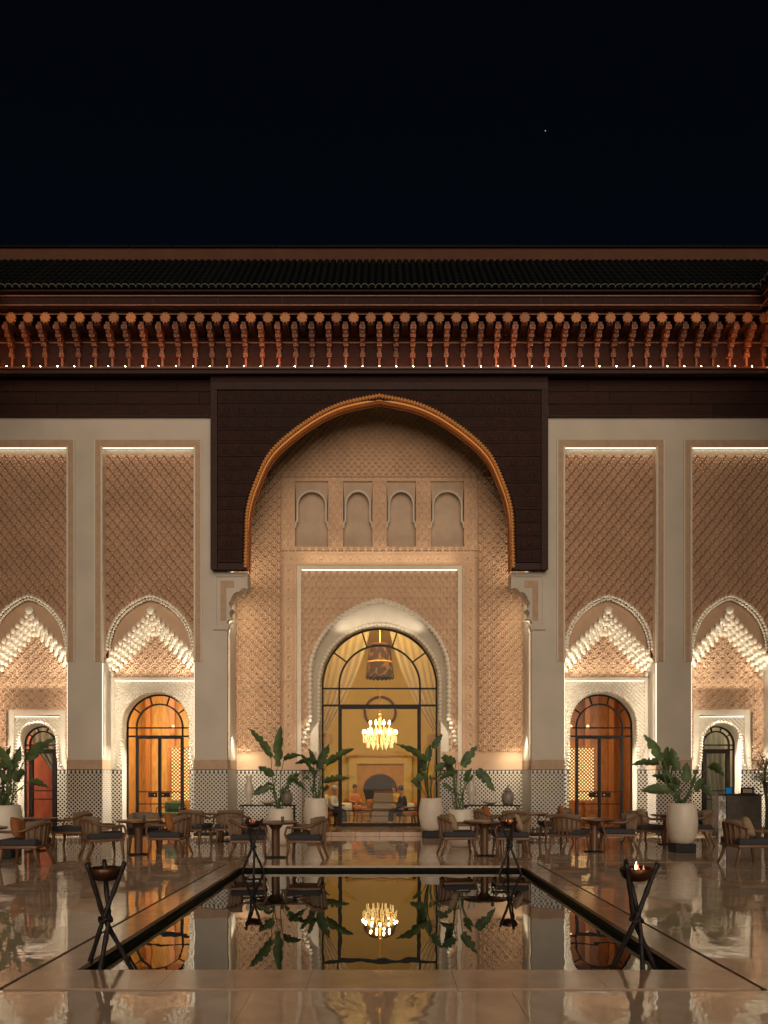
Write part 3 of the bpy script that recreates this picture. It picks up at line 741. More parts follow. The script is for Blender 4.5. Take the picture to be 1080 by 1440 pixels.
# blind niches
def niche_front():
    cs = [(-2.03, 0.50), (-0.65, 0.44), (0.65, 0.44), (2.03, 0.50)]
    z0, z1 = 8.53, 10.50
    relief('niche_wall', -2.93, 2.93, 8.42, 10.60, 0.02, lambda x, z: h_fine(x, z)*0.8, dP-0.03, 'carved', pal, mask=lambda X, Z: sum(((np.abs(X-c) < h) & (Z > z0) & (Z < z1)) for c, h in cs) > 0)
    for c, h in cs:
        MB().box(c-h-0.035, c-h, dP-0.07, dP+0.12, z0-0.03, z1+0.035).build('niche_jamb', 'carved', pal); MB().box(c+h, c+h+0.035, dP-0.07, dP+0.12, z0-0.03, z1+0.035).build('niche_jamb', 'carved', pal)
        MB().box(c-h, c+h, dP-0.07, dP+0.12, z1, z1+0.035).build('niche_head', 'carved', pal)
        MB().quad((c-h, dP+0.14, z0-0.05), (c+h, dP+0.14, z0-0.05), (c+h, dP+0.14, z1+0.02), (c-h, dP+0.14, z1+0.02)).build('niche_back', 'niche', pal)
        ia = arch_pts(h-0.07, 9.78, 0.44, 9.32, 24, 0.0, c); zz = [z1]*len(ia)
        fr = MB()
        # plate with arch cut out
        top = [(x, z1) for x, z in ia]
        fr.ribbon([(x, dP+0.0, z) for x, z in ia], [(max(c-h, min(c+h, c+(x-c)*h/(h-0.07))), dP+0.0, z1-0.001) for x, z in ia])
        fr.ribbon([(x, dP+0.0, z) for x, z in ia], [(x, dP+0.14, z) for x, z in ia])
        fr.build('niche_plate', 'niche', pal)
        pp = [(c-h+0.005, 9.12), (c-h+0.02, 9.26)] + ia + [(c+h-0.02, 9.26), (c+h-0.005, 9.12)]
        MB().tube([(x, dP-0.015, z) for x, z in pp], 0.034, 6).build('niche_arch', 'wall', pal, smooth=True)
        MB().box(c-h, c+h, dP-0.05, dP+0.13, z0-0.035, z0-0.005).build('niche_sill', 'carved', pal)
niche_front()
# white frame, inner panel and big scalloped arch round the door
for s in (-1, 1): MB().box(*xr(s, 2.34, 2.46), dP-0.06, dP+0.1, 2.1, 7.97).build('frame_moulding', 'white', pal)
MB().box(-2.34, 2.34, dP-0.06, dP+0.1, 7.86, 7.97).build('frame_moulding', 'white', pal)
MB().box(-2.32, 2.32, dP-0.05, dP-0.015, 7.838, 7.856).build('light_strip', 'led_soft', pal)
dI = dP + 0.04
OA = dict(half=2.07, zs=4.72, rise=2.08, point=0.16)
relief('inner_panel', -2.34, 2.34, 2.1, 7.86, 0.022, h_fine, dI, 'carved', pal, mask=in_arch(**OA))
oa = arch_pts(2.07, 4.72, 2.08, 3.35, 50, 0.16)
oa2 = [(-2.30, 2.62), (-2.22, 2.80), (-2.24, 2.95), (-2.14, 3.08), (-2.15, 3.22)] + oa + [(2.15, 3.22), (2.14, 3.08), (2.24, 2.95), (2.22, 2.80), (2.30, 2.62)]
scallop_rim(oa2, dI-0.03, 0.040, 0.042, 0.14, 'arch_rim', 'white', pal)
DH, DZ = 1.80, 4.46
ia = arch_pts(DH+0.05, DZ, DH+0.05, 3.35, 50, 0.0)
ia2 = [(-1.98, 2.62), (-1.94, 2.80), (-1.93, 2.95), (-1.90, 3.08), (-1.88, 3.22)] + ia + [(1.88, 3.22), (1.90, 3.08), (1.93, 2.95), (1.94, 2.80), (1.98, 2.62)]
MB().ribbon([(x, dI+0.02, z) for x, z in oa2], [(x, dI+0.38, z) for x, z in ia2]).build('arch_splay', 'white', pal, smooth=True)
scallop_rim(ia2, dI+0.36, 0.034, 0.036, 0.12, 'arch_rim', 'white', pal)
dj = [(-DH, 0.0)] + arch_pts(DH, DZ, DH, 1.0, 50, 0.0) + [(DH, 0.0)]
MB().ribbon([(x*1.012, dI+0.36, z) for x, z in dj], [(x, dI+0.72, z) for x, z in dj]).build('door_reveal', 'white', pal, smooth=True)
for s in (-1, 1):
    MB().box(*xr(s, 1.83, 2.36), dI+0.30, dI+0.45, 0.10, 1.87).build('tile_dado', 'zellige', pal)
    MB().box(*xr(s, 1.83, 2.36), dI+0.30, dI+0.45, 1.873, 2.7).build('door_jamb', 'white', pal)
    MB().box(*xr(s, 2.34, 2.40), dI-0.02, dI+0.45, 0.0, 2.62).build('door_cheek', 'white', pal)
for s in (-1, 1):
    MB().prism([(s*1.84, 3.35), (s*2.00, 3.10), (s*2.08, 2.95), (s*2.14, 2.80), (s*2.24, 2.66), (s*2.335, 2.50), (s*2.335, 1.88), (s*1.84, 1.88)], dI+0.05, dI+0.30).build('impost', 'white', pal)
    lamp('impost_fill', 'AREA', (s*1.95, dI-0.55, 3.9), 1.3, (1, 0.88, 0.68), 0.1, 0.1, (s*2.1, dI+0.05, 2.4), pal, spread=60)  # fill added to highlight the white wedge, no fixture
door(0, dI+0.62, DH-0.02, DZ, 1.27, DZ-0.08, 3.86, 1, z0=0.13, mid=(0.62,), mw=0.055)
for k in range(6):
    a = -2.0 + 4.0*k/6; MB().box(a+0.002, a+4.0/6-0.002, -0.25, 2.2, 0.0, 0.12).build('step_block', 'coping', pal, bevel=0.01)

# ---- eaves: ledge, fascia boards, carved brackets, beam ends and tiled roof, used for the front and both wings
def lobes(r, n, y0, y1, mb, zc, xc=0):
    pts = []
    for k in range(n*6):
        a = 2*PI*k/(n*6); q = r*(0.70 + 0.30*abs(math.cos(a*n/2)))
        pts.append((xc + q*math.cos(a), zc + q*1.02*math.sin(a)))
    mb.prism(pts, y0, y1)
brk = MB()
brk.box(-0.028, 0.028, -0.07, -0.002, 12.99, 13.46)
for (z, d, w, hh, dd) in ((13.48, -0.12, 0.066, 0.085, 0.12), (13.60, -0.13, 0.042, 0.12, 0.12), (13.74, -0.20, 0.066, 0.075, 0.2), (13.83, -0.28, 0.050, 0.06, 0.28), (13.90, -0.36, 0.072, 0.065, 0.32), (13.98, -0.43, 0.054, 0.06, 0.30), (14.05, -0.50, 0.078, 0.08, 0.40), (14.14, -0.46, 0.055, 0.10, 0.40)):
    brk.box(-w, w, d, d+dd, z-hh/2-0.03, z+hh/2)
    brk.ball((0, d-0.01, z), w*0.75, 0.03, hh*0.45, 8, 4)
brk_me = brk.mesh('bracket', 'wood_edge_lit')
beam = MB().box(-0.085, 0.085, -0.58, 0.0, 14.02, 14.34); beam_me = beam.mesh('rafter_beam', 'wood_beam')
endm = MB(); lobes(0.148, 10, -0.63, -0.585, endm, 14.21); end_me = endm.mesh('beam_rosette', 'wood_gold_and_lit')  # orange lit front put into the rosette colour
up_me = [MB().lathe([(0.011, 12.986), (0.011, 13.003)], 10, 0, -0.385).mesh('uplight', 'uplight_%d' % q) for q in range(4)]
# one run of roof tiles from eave to ridge, each tile lapping the one below
def tile_run(length=3.05, pitch=R(45), r=0.098):
    m = MB(); n = 7; nt = 8; k0 = 0
    rows = []
    for t in range(nt):
        a = length*t/nt; b = length*(t+1)/nt + 0.03
        for s_, rr, lift in ((a, r, 0.022), (b, r*0.86, 0.0)):
            ring = []
            for j in range(n):
                q = PI*j/(n-1); x = rr*math.cos(q); hgt = rr*math.sin(q)*0.85 + lift
                y = s_*math.cos(pitch) - hgt*math.sin(pitch); z = s_*math.sin(pitch) + hgt*math.cos(pitch)
                ring.append((x, y, z))
            rows.append(ring)
    for ring in rows: m.v += ring
    for i in range(len(rows)-1):
        for j in range(n-1): m.f.append((i*n+j, i*n+j+1, (i+1)*n+j+1, (i+1)*n+j))
    m.f.append(tuple(range(n)))
    return m.mesh('roof_tile', 'roof_tile', True)
run_me = tile_run()
lipm = MB(); lp = [(0.098*math.cos(PI*j/8), -0.006 - 0.0, 0.020+0.098*0.85*math.sin(PI*j/8)) for j in range(9)]
lipm.tube([(-0.0975-0.0, 0.0, 0.0)] + [(x, -0.055*0 + y - 0.06*(z/0.1), z*0.75) for x, y, z in lp[::-1]] + [(0.0975, 0.0, 0.0)], 0.011, 5); lip_me = lipm.mesh('tile_lip', 'tile_edge_lit', True)
def eaves(root, x0, x1, gap=None):
    W = 'wood'
    cor = MB().box(x0, x1, -0.36, 0.0, 12.86, 12.975).box(x0, x1, -0.40, -0.33, 12.80, 12.86).build('cornice', 'wood_beam', root)
    MB().box(x0, x1, -0.405, -0.362, 12.935, 12.985).build('ledge_bead', 'wood_edge_lit', cor)
    MB().box(x0, x1, -0.002, 0.20, 12.976, 14.46).build('back_board', 'wood', cor)
    gx = x0
    while gx < x1 - 0.05:
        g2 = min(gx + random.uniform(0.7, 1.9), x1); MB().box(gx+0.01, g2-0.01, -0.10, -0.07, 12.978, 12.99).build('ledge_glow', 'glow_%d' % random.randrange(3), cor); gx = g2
    MB().box(x0, x1, -0.035, -0.003, 13.84, 13.875).build('rail', 'wood_edge_lit', cor)
    MB().box(x0, x1, -0.56, 0.1, 14.345, 14.40).build('soffit_board', 'wood_beam', cor)
    MB().box(x0, x1, -0.572, -0.561, 14.315, 14.35).build('soffit_bead', 'wood_edge_lit', cor)
    MB().box(x0, x1, -0.78, 0.1, 14.402, 14.44).build('soffit_board', 'wood', cor)
    fa = MB().box(x0, x1, -0.80, -0.72, 14.442, 14.74).build('fascia', 'wood', cor)
    MB().box(x0, x1, -0.83, -0.801, 14.415, 14.44).build('fascia_bead', 'wood_edge_lit', cor)
    MB().box(x0, x1, -0.84, -0.801, 14.655, 14.68).build('fascia_bead', 'wood_edge_lit', cor)
    n = int(math.ceil((x1-x0)/1.87))
    for k in range(1, n):
        x = x0 + (x1-x0)*k/n; MB().box(x-0.02, x+0.02, -0.822, -0.801, 14.442, 14.653).build('fascia_cleat', 'wood_beam', cor)
    MB().box(x0, x1, -0.92, -0.70, 14.742, 14.79).build('gutter_board', 'wood_beam', cor)
    # boards under the ledge, three courses
    for r in range(3):
        z0 = 11.78 + 0.338*r; a = x0 - 0.6*r
        while a < x1:
            b = min(a + 2.3, x1); aa = max(a, x0)
            for aa, b in (((aa, b),) if gap is None else ((aa, min(b, -gap)), (max(aa, gap), b))):
              if b - aa > 0.1: MB().box(aa+0.005, b-0.005, -0.05-0.012*r, 0.0 if r < 2 else -0.001, z0+0.006, z0+0.332).build('board', W, cor)
            a += 2.3
    for aa, b in (((x0, x1),) if gap is None else ((x0, -gap), (gap, x1))): MB().box(aa, b, -0.085, 0.0, 11.755, 11.786).build('drip_bead', 'wood_beam', cor)
    p = 0.468; k = int(math.floor(x0/p)) + 1
    while k*p < x1 - 0.05:
        x = k*p
        link('bracket', brk_me, cor, (x, 0, 0)); link('uplight', random.choice(up_me), cor, (x, 0, 0))
        if x + p/2 < x1-0.1:
            o = link('rafter_beam', beam_me, cor, (x+p/2, 0, 0)); link('beam_rosette', end_me, cor, (x+p/2, 0, 0))
        k += 1
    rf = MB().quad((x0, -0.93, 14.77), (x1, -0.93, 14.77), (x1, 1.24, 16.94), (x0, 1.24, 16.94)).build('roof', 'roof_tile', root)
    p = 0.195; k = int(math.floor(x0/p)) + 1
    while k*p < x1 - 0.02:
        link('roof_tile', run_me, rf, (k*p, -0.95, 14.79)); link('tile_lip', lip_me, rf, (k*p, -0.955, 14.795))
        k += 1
eaves(pal, -11.35, 11.35, 4.70)
pw = MB().box(-13, 13, 1.30, 1.75, 16.5, 17.42).build('parapet', 'terracotta', pal)
k = 0; x = -12.9
while x < 12.9:
    w = random.uniform(1.1, 2.0); MB().box(x, min(x+w-0.02, 12.95), 1.24, 1.82, 17.422, 17.47+random.uniform(0, 0.03)).build('coping_stone', 'roof_tile', pw); x += w
MB().box(-12.4, 12.4, 0.21, 1.25, 13.2, 15.6).build('upper_wall', 'wood', pal)

# ---- wings either side of the court
for s in (-1, 1):
    w = empty('courtyard_wing', (XC + s*11.18, FY, 0), -s*PI/2, 'plain plaster courtyard wing with timber eaves, on the %s side of the court' % ('red-lit doorway' if s < 0 else 'lectern'), 'building', 'wings of the court')
    a, b = (0.0, 15.5) if s > 0 else (-15.5, 0.0)
    # local x runs toward the camera on one side and away on the other
    MB().box(a, b, 0.0, 0.6, 0, 12.62).build('wall', 'wall', w)
    MB().box(a, b, -0.012, 0.0, 0.10, 1.87).build('tile_dado', 'zellige', w)
    MB().box(a, b, -0.010, 0.0, 1.873, 2.14).build('dado_band', 'band', w)
    MB().box(a, b, 0.21, 1.0, 12.62, 15.6).build('upper_wall', 'wood', w)
    eaves(w, a, b)

# ------------------------------------------------------------------ rooms behind the doors (parts of the palace)
def room(cx, y0, y1, hw, h, m, name='room', fl='room_floor'):
    r = MB()
    r.quad((cx-hw, y1, 0.02), (cx+hw, y1, 0.02), (cx+hw, y1, h), (cx-hw, y1, h))
    r.quad((cx-hw, y0, 0.02), (cx-hw, y1, 0.02), (cx-hw, y1, h), (cx-hw, y0, h)); r.quad((cx+hw, y1, 0.02), (cx+hw, y0, 0.02), (cx+hw, y0, h), (cx+hw, y1, h))
    r.quad((cx-hw, y0, h), (cx-hw, y1, h), (cx+hw, y1, h), (cx+hw, y0, h))
    o = r.build(name, m, pal)
    MB().quad((cx-hw, y0, 0.02), (cx+hw, y0, 0.02), (cx+hw, y1, 0.02), (cx-hw, y1, 0.02)).build('room_floor', fl, o)
    return o
hall = room(0, dI+0.8, 11.6, 3.6, 7.2, 'room_cream')
# end wall of the hall: stone surround, timber panel, dark arched hearth
yb_ = 11.55
for a, b, c, d in ((-1.36, -1.0, 0.03, 2.52), (1.0, 1.36, 0.03, 2.52), (-1.0, 1.0, 2.22, 2.52)): MB().box(a, b, yb_-0.25, yb_, c, d).build('chimney_surround', 'room_cream', hall, bevel=0.02)
MB().box(-1.5, 1.5, yb_-0.32, yb_, 2.53, 2.60).build('mantel_shelf', 'room_gold', hall)
MB().box(-1.0, 1.0, yb_-0.12, yb_, 0.03, 2.22).build('hearth_panel', 'room_gold', hall)
hp = [(0.74*math.cos(PI*k/24), 1.14+0.66*math.sin(PI*k/24)) for k in range(25)] + [(-0.62, 0.7), (-0.55, 0.3), (0.55, 0.3), (0.62, 0.7)]
MB().prism(hp, yb_-0.15, yb_-0.121).build('hearth_opening', 'fire_dark', hall)
MB().tube([(x, yb_-0.16, z) for x, z in hp[:25]], 0.035, 6).build('hearth_rim', 'wood_gold_and_lit', hall, smooth=True)
for s in (-1, 1):
    MB().box(*xr(s, 1.5, 3.5), yb_-0.06, yb_, 1.55, 1.62).build('dado_rail', 'room_gold', hall)
    MB().box(*xr(s, 1.75, 3.3), yb_-0.05, yb_, 0.2, 1.5).build('wall_panel', 'room_gold', hall)
    MB().box(*xr(s, 1.50, 1.74), dI+1.42, dI+1.50, 2.72, 3.02).build('curtain_tie', 'room_orange', hall)
ringp = [(0.66*math.cos(a), yb_-0.05, 4.45+0.66*math.sin(a)) for a in [R(-40 + 260*k/40) for k in range(41)]]
MB().tube(ringp, 0.055, 6).build('blind_arch', 'dark_red', hall, smooth=True)
def side_room(cx, m, lat, col, en, grn, hw=1.6):
    r = room(cx, 1.25, 4.6, hw, 4.6, m)
    for k in range(4):
        x = cx - hw*0.8 + k*hw*0.5; MB().box(x, x+0.16, 3.9, 4.05, 0.03, 4.4).build('timber_post', 'lattice', r)
    if lat:
        n = 0; mb = MB(); w, h, z0 = 0.9, 1.7, 0.9; xl = cx - 0.35
        q = 0.115
        nn = int((w+h)/q)
        for sgn in (1, -1):
            for k in range(nn):
                t = k*q
                a = (t, 0) if t < w else (w, t-w); b = (0, t) if t < h else (t-h, h)
                A = (xl + (a[0] if sgn > 0 else w-a[0]), 3.4, z0+a[1]); B = (xl + (b[0] if sgn > 0 else w-b[0]), 3.4, z0+b[1])
                if (Vector(A)-Vector(B)).length > 0.05: mb.tube([A, B], 0.024, 4)
        mb.box(xl-0.05, xl, 3.36, 3.44, 0.05, z0+h).box(xl+w, xl+w+0.05, 3.36, 3.44, 0.05, z0+h).box(xl, xl+w, 3.36, 3.44, z0+h, z0+h+0.05).box(xl, xl+w, 3.36, 3.44, z0-0.05, z0)
        o = mb.build('lattice_screen', 'lattice', r); o['kind'] = 'stuff'
        MB().box(xl, xl+w, 3.70, 3.72, z0, z0+h).build('glow_panel', 'sconce', r)  # glowing panel added in place of a bright wall behind the lattice
        for q_ in (-0.25, 0.3): MB().ball((cx+q_, 3.5, 3.3), 0.05, 0.05, 0.07).build('sconce', 'sconce', r, smooth=True)
    lamp('room_lamp', 'AREA', (cx, 1.50, 4.5), en, col, 1.4, 0.3, (cx, 2.9, 1.0), pal)
side_room(-B1, 'room_orange', True, (1, 0.78, 0.46), 150, True)
side_room(B1, 'room_brown', True, (1, 0.70, 0.40), 50, True)
side_room(-B2, 'room_red', False, (1, 0.72, 0.50), 90, False, 1.1)
side_room(B2, 'room_grey', False, (1, 0.86, 0.62), 90, False, 1.1)

def drape(name, P0, P1, m, folds, depth, parent, nz=16, nx=60, pinch=None):
    """cloth hung between top line and bottom line; P0/P1 give (x_left, x_right, z, y)"""
    v = []; f = []
    for j in range(nz+1):
        t = j/nz
        tt = t if pinch is None else pinch(t)
        xl = P0[0]+(P1[0]-P0[0])*tt; xrr = P0[1]+(P1[1]-P0[1])*tt; z = P0[2]+(P1[2]-P0[2])*t; y = P0[3]+(P1[3]-P0[3])*t
        for i in range(nx+1):
            u = i/nx; v.append((xl+(xrr-xl)*u, y + depth*math.sin(2*PI*folds*u + 0.7*math.sin(3*u+t*2)), z - 0.25*t*(1-t)*u))
    for j in range(nz):
        for i in range(nx): k = j*(nx+1)+i; f.append((k, k+1, k+nx+2, k+nx+1))
    mb = MB(); mb.v = v; mb.f = f; return mb.build(name, m, parent, smooth=True)
cy_ = dI + 1.6
for s in (-1, 1):
    sw = lambda t: t**1.7
    c = drape('curtain', (s*0.25, s*2.5, 7.0, cy_), (s*1.72, s*2.4, 3.1, cy_+0.1), 'curtain', 9, 0.045, pal, pinch=sw)
    drape('curtain_tail', (s*1.72, s*2.4, 3.1, cy_+0.1), (s*1.78, s*2.3, 0.1, cy_+0.1), 'curtain', 5, 0.05, c)
    MB().tube([(s*1.70, cy_+0.02, 3.02), (s*2.0, cy_-0.02, 2.96), (s*2.4, cy_+0.02, 3.02)], 0.05, 6).build('tie_back', 'wood_gold_and_lit', c, smooth=True)
drape('curtain', (B2-0.5, B2+0.5, 3.4, 1.7), (B2+0.1, B2+0.5, 0.1, 1.7), 'curtain_grey', 5, 0.04, pal)
drape('curtain', (-B2-0.6, -B2+0.55, 3.4, 1.7), (-B2+0.40, -B2+0.55, 1.3, 1.7), 'curtain_grey', 6, 0.04, pal, pinch=lambda t: max(0.0, (t-0.35)/0.65))

# ------------------------------------------------------------------ chandelier and its cloth canopy
CHX, CHY = XC, FY + 5.4
ch = empty('chandelier', (CHX, CHY, 2.75), 0, 'glowing gold crystal chandelier hanging inside the central doorway', 'chandelier')
MB().tube([(0, 0, 1.2), (0, 0, 4.4)], 0.018, 6).build('chain', 'gold', ch)
MB().lathe([(0.02, 0.05), (0.07, 0.12), (0.05, 0.3), (0.10, 0.45), (0.05, 0.62), (0.04, 0.95), (0.12, 1.05), (0.02, 1.2)], 12).build('stem', 'gold', ch, smooth=True)
armb = MB().tube(catmull([(0.05, 0, 0.30), (0.25, 0, 0.14), (0.5, 0, 0.22), (0.58, 0, 0.40)], 6), 0.014, 5).lathe([(0.05, 0.40), (0.06, 0.42)], 8, 0.58, 0).mesh('arm', 'gold', True)
arms = MB().tube(catmull([(0.05, 0, 0.62), (0.18, 0, 0.54), (0.32, 0, 0.60), (0.36, 0, 0.74)], 6), 0.012, 5).mesh('arm', 'gold', True)
bulb = MB().lathe([(0.012, 0), (0.034, 0.03), (0.036, 0.055), (0.015, 0.10), (0.002, 0.13)], 8).mesh('candle_bulb', 'bulb', True)
strand = MB(); 
for k in range(6): strand.ball((0, 0, -0.045*k - 0.02), 0.017, 0.017, 0.026, 6, 4)
strand_me = strand.mesh('crystal_strand', 'crystal')
for k in range(12):
    a = 2*PI*k/12; o = link('arm', armb, ch, (0, 0, 0), a); link('candle_bulb', bulb, ch, (0.58*math.cos(a), 0.58*math.sin(a), 0.43)); 
    for rr, zz in ((0.58, 0.38), (0.45, 0.20)): link('crystal_strand', strand_me, ch, (rr*math.cos(a+0.1), rr*math.sin(a+0.1), zz))
for k in range(8):
    a = 2*PI*(k+0.5)/8; link('arm', arms, ch, (0, 0, 0), a); link('candle_bulb', bulb, ch, (0.36*math.cos(a), 0.36*math.sin(a), 0.76)); link('crystal_strand', strand_me, ch, (0.36*math.cos(a), 0.36*math.sin(a), 0.72)); link('crystal_strand', strand_me, ch, (0.24*math.cos(a), 0.24*math.sin(a), 0.14))
for k in range(16):
    a = 2*PI*(k+0.3)/16
    for rr, zz in ((0.52, 0.46), (0.30, 0.30), (0.42, 0.62)): link('crystal_strand', strand_me, ch, (rr*math.cos(a), rr*math.sin(a), zz))
lamp('hall_fill', 'AREA', (CHX, FY+dI+2.3, 7.12), 270, (1, 0.72, 0.30), 6.0, 0.5, (CHX, FY+dI+5.0, 1.0))  # unseen fill under the ceiling, added to light the hall
cn = empty('cloth_canopy', (CHX, CHY, 5.15), 0, 'patterned brown and gold cloth canopy above the chandelier', 'canopy')
cm = MB(); nn = 40; k0 = 0
for t in range(5):
    for j in range(nn):
        a = 2*PI*j/nn; r = 0.50 - 0.13*t/4; z = 1.12*t/4 - (0.05*(j % 2) if t == 0 else 0); cm.v.append((r*math.cos(a), r*math.sin(a), z))
for t in range(4):
    for j in range(nn): cm.f.append((t*nn+j, t*nn+(j+1) % nn, (t+1)*nn+(j+1) % nn, (t+1)*nn+j))
cm.build('canopy_cloth', 'textile', cn)
MB().lathe([(0.375, 1.12), (0.39, 1.15), (0.375, 1.18)], 30).build('canopy_hoop', 'dark_red', cn, smooth=True)
MB().lathe([(0.455, 0.50), (0.462, 0.53), (0.45, 0.56)], 30).build('canopy_trim', 'wood_gold_and_lit', cn, smooth=True)

# ------------------------------------------------------------------ furniture builders
def leg_mesh(x, y, sx, sy, h=0.40, name='leg'):
    return MB().tube([(x+sx, y+sy, 0), (x+sx*0.25, y+sy*0.25, h*0.55), (x, y, h)], [0.017, 0.026, 0.034], 8).mesh(name, 'chair_wood', True)
LEGS = [leg_mesh(0.25, q*0.25, 0.03, q*0.015) for q in (-1, 1)] + [leg_mesh(-0.22, q*0.22, -0.10, q*0.03) for q in (-1, 1)]
def upath(r, z_back, z_front, xf=0.27, n=9):
    p = [(xf, -r, z_front)]
    for k in range(n): a = R(-90 - 180*k/(n-1)); p.append((-0.04 + (r-0.01)*1.0*math.cos(a), r*math.sin(a), z_front + (z_back-z_front)*math.sin(PI*k/(n-1))))
    p.append((xf, r, z_front)); return p
def cushion_mb(w, d, t, n=8, puff=1.0):
    m = MB()
    for side in (1, -1):
        k0 = len(m.v)
        for i in range(n+1):
            for j in range(n+1):
                u = 2*i/n-1; v = 2*j/n-1; h = t/2*((1-u**4)*(1-v**4))**0.5*puff
                m.v.append((u*w/2*(1-0.06*v*v), v*d/2*(1-0.06*u*u), side*h))
        for i in range(n):
            for j in range(n):
                a = k0+i*(n+1)+j; q = (a, a+n+1, a+n+2, a+1); m.f.append(q if side > 0 else q[::-1])
    return m
CH = {}
seat_me = MB().box(-0.27, 0.29, -0.28, 0.28, 0.405, 0.475)
def bevel_mesh(mb, name, m, b, smooth=True):
    me = mb.mesh(name, m); bm = bmesh.new(); bm.from_mesh(me); bmesh.ops.bevel(bm, geom=list(bm.edges), offset=b, segments=3, affect='EDGES', profile=0.5); bm.to_mesh(me); bm.free()
    if smooth: me.polygons.foreach_set('use_smooth', [True]*len(me.polygons))
    return me
seat_dark = bevel_mesh(MB().box(-0.27, 0.30, -0.285, 0.285, 0.385, 0.50), 'seat', 'fabric_dark', 0.03)
seat_orange = bevel_mesh(MB().box(-0.27, 0.30, -0.285, 0.285, 0.385, 0.50), 'seat', 'fabric_orange', 0.03)
frame_me = bevel_mesh(MB().box(-0.28, 0.29, -0.28, 0.28, 0.335, 0.39), 'seat_frame', 'chair_wood', 0.012)
rail_me = MB().tube(catmull(upath(0.30, 0.78, 0.64), 3), 0.026, 6).mesh('arm_rail', 'chair_wood', True)
post_me = [MB().tube(catmull([(0.26, q*0.28, 0.39), (0.30, q*0.30, 0.50), (0.27, q*0.30, 0.64)], 4), 0.017, 6).mesh('arm_post', 'chair_wood', True) for q in (-1, 1)]
def pad_mesh(m):
    mb = MB(); n = 12
    for rr in (0.278, 0.20):
        for j in range(4):
            for k in range(n+1):
                a = R(-105 - 150*k/n); z = 0.46 + 0.345*j/3; r2 = rr - (0.012 if j in (0, 3) and rr > 0.25 else 0) + (0.012 if j in (0, 3) and rr < 0.25 else 0)
                mb.v.append((-0.04 + r2*math.cos(a), r2*math.sin(a), z + 0.03*math.sin(PI*k/n)*(j/3)))
    w = n+1
    for j in range(3):
        for k in range(n):
            a = j*w+k; mb.f.append((a, a+w, a+w+1, a+1)); b = 4*w + a; mb.f.append((b, b+1, b+w+1, b+w))
    for k in range(n): mb.f.append((k, k+1, 4*w+k+1, 4*w+k)); a = 3*w+k; mb.f.append((a, 4*w+a, 4*w+a+1, a+1))
    for j in range(3): a = j*w; mb.f.append((a, 4*w+a, 4*w+a+w, a+w)); a = j*w+n; mb.f.append((a, a+w, 4*w+a+w, 4*w+a))
    return mb.mesh('backrest', m, True)
pad_taupe = pad_mesh('fabric_taupe'); pad_or = pad_mesh('fabric_orange')
def slat_at(k, n=9):
    a = R(-112 - 136*k/(n-1)); c, s_ = math.cos(a), math.sin(a); z = 0.63 + 0.13*math.sin(PI*(k+1.2)/(n+1.4))
    return MB().tube([(-0.04+0.255*c, 0.255*s_, 0.39), (-0.04+0.30*c, 0.30*s_, z)], [0.018, 0.016], 4).mesh('slat', 'chair_wood')
SL = [slat_at(k) for k in range(9)]
def chair(x, y, face, label, group=None, z=0.0, orange=False, name='armchair'):
    t = empty(name, (x, y, z), R(face), label, 'chair', group or ('orange chairs in the hall' if orange else 'armchairs set out in the court')); t.scale = (1.0, 1.0, 1.0) if orange else (1.22, 1.24, 1.03)
    for m in LEGS: link('leg', m, t)
    link('seat_frame', frame_me, t); link('seat', seat_orange if orange else seat_dark, t); link('arm_rail', rail_me, t)
    for m in post_me: link('arm_post', m, t)
    link('backrest', pad_or if orange else pad_taupe, t)
    for m in SL: link('slat', m, t)
    return t
def tray(): pass
def table(x, y, label, r=0.46, h=0.74, z=0.0, group=None):
    t = empty('pedestal_table', (x, y, z), random.uniform(0, 3), label, 'table', group or ('dining tables in the hall' if z else 'pedestal tables in the court'))
    MB().lathe([(r-0.03, h-0.045), (r, h-0.03), (r, h-0.008), (r-0.008, h)], 32).build('table_top', 'table_wood', t, smooth=False)
    MB().lathe([(0.085, 0.03), (0.085, h-0.16), (0.13, h-0.10), (0.17, h-0.046)], 16).build('pedestal', 'table_wood', t, smooth=False)
    MB().lathe([(0.22, 0.0), (0.22, 0.02), (0.10, 0.035)], 24).build('base', 'black_metal', t)
    return t
cush_cache = {}
def cushion(x, y, z, rx, rz, m, label, w=0.40):
    if m not in cush_cache: cush_cache[m] = cushion_mb(w, w, 0.15).mesh('cushion', m, True)
    o = tag(link('cushion', cush_cache[m], None, (x, y-0.10, z+0.075)), label, 'cushion', 'loose cushions on the armchairs'); o.rotation_euler = (rx, R(12), rz); return o

T = 'pedestal tables in the court'
table(-7.35, 14.05, 'round wooden pedestal table beside the dark-seated chair with an orange cushion')
chair(-6.62, 14.3, 180, 'armchair with an orange cushion in front of the plant by the red-lit doorway')
cushion(-6.66, 14.20, 0.64, R(70), R(80), 'fabric_orange', 'orange cushion on the armchair in front of the plant by the red-lit doorway')
table(-7.75, 17.2, 'round wooden table behind the orange-cushioned chair, before the red-lit doorway')
chair(-7.25, 18.0, 180, 'armchair standing before the tile wall by the red-lit doorway')
table(-5.18, 16.35, 'round pedestal table with three armchairs in front of the orange-lit doorway')
chair(-5.75, 15.8, 35, 'slat-backed armchair turned away, at the table before the orange-lit doorway')
chair(-4.47, 16.2, 175, 'armchair with a brown cushion facing the table before the orange-lit doorway')
cushion(-4.36, 16.05, 0.63, R(72), R(70), 'fabric_orange', 'brown orange cushion on the armchair before the orange-lit doorway')
chair(-5.3, 17.15, -70, 'armchair behind the pedestal table before the orange-lit doorway')
table(-4.15, 19.75, 'round wooden table near the wall with two slat chairs before it', 0.45)
chair(-4.62, 18.85, 80, 'slat-backed armchair seen from behind, nearer the orange-lit doorway of the pair')
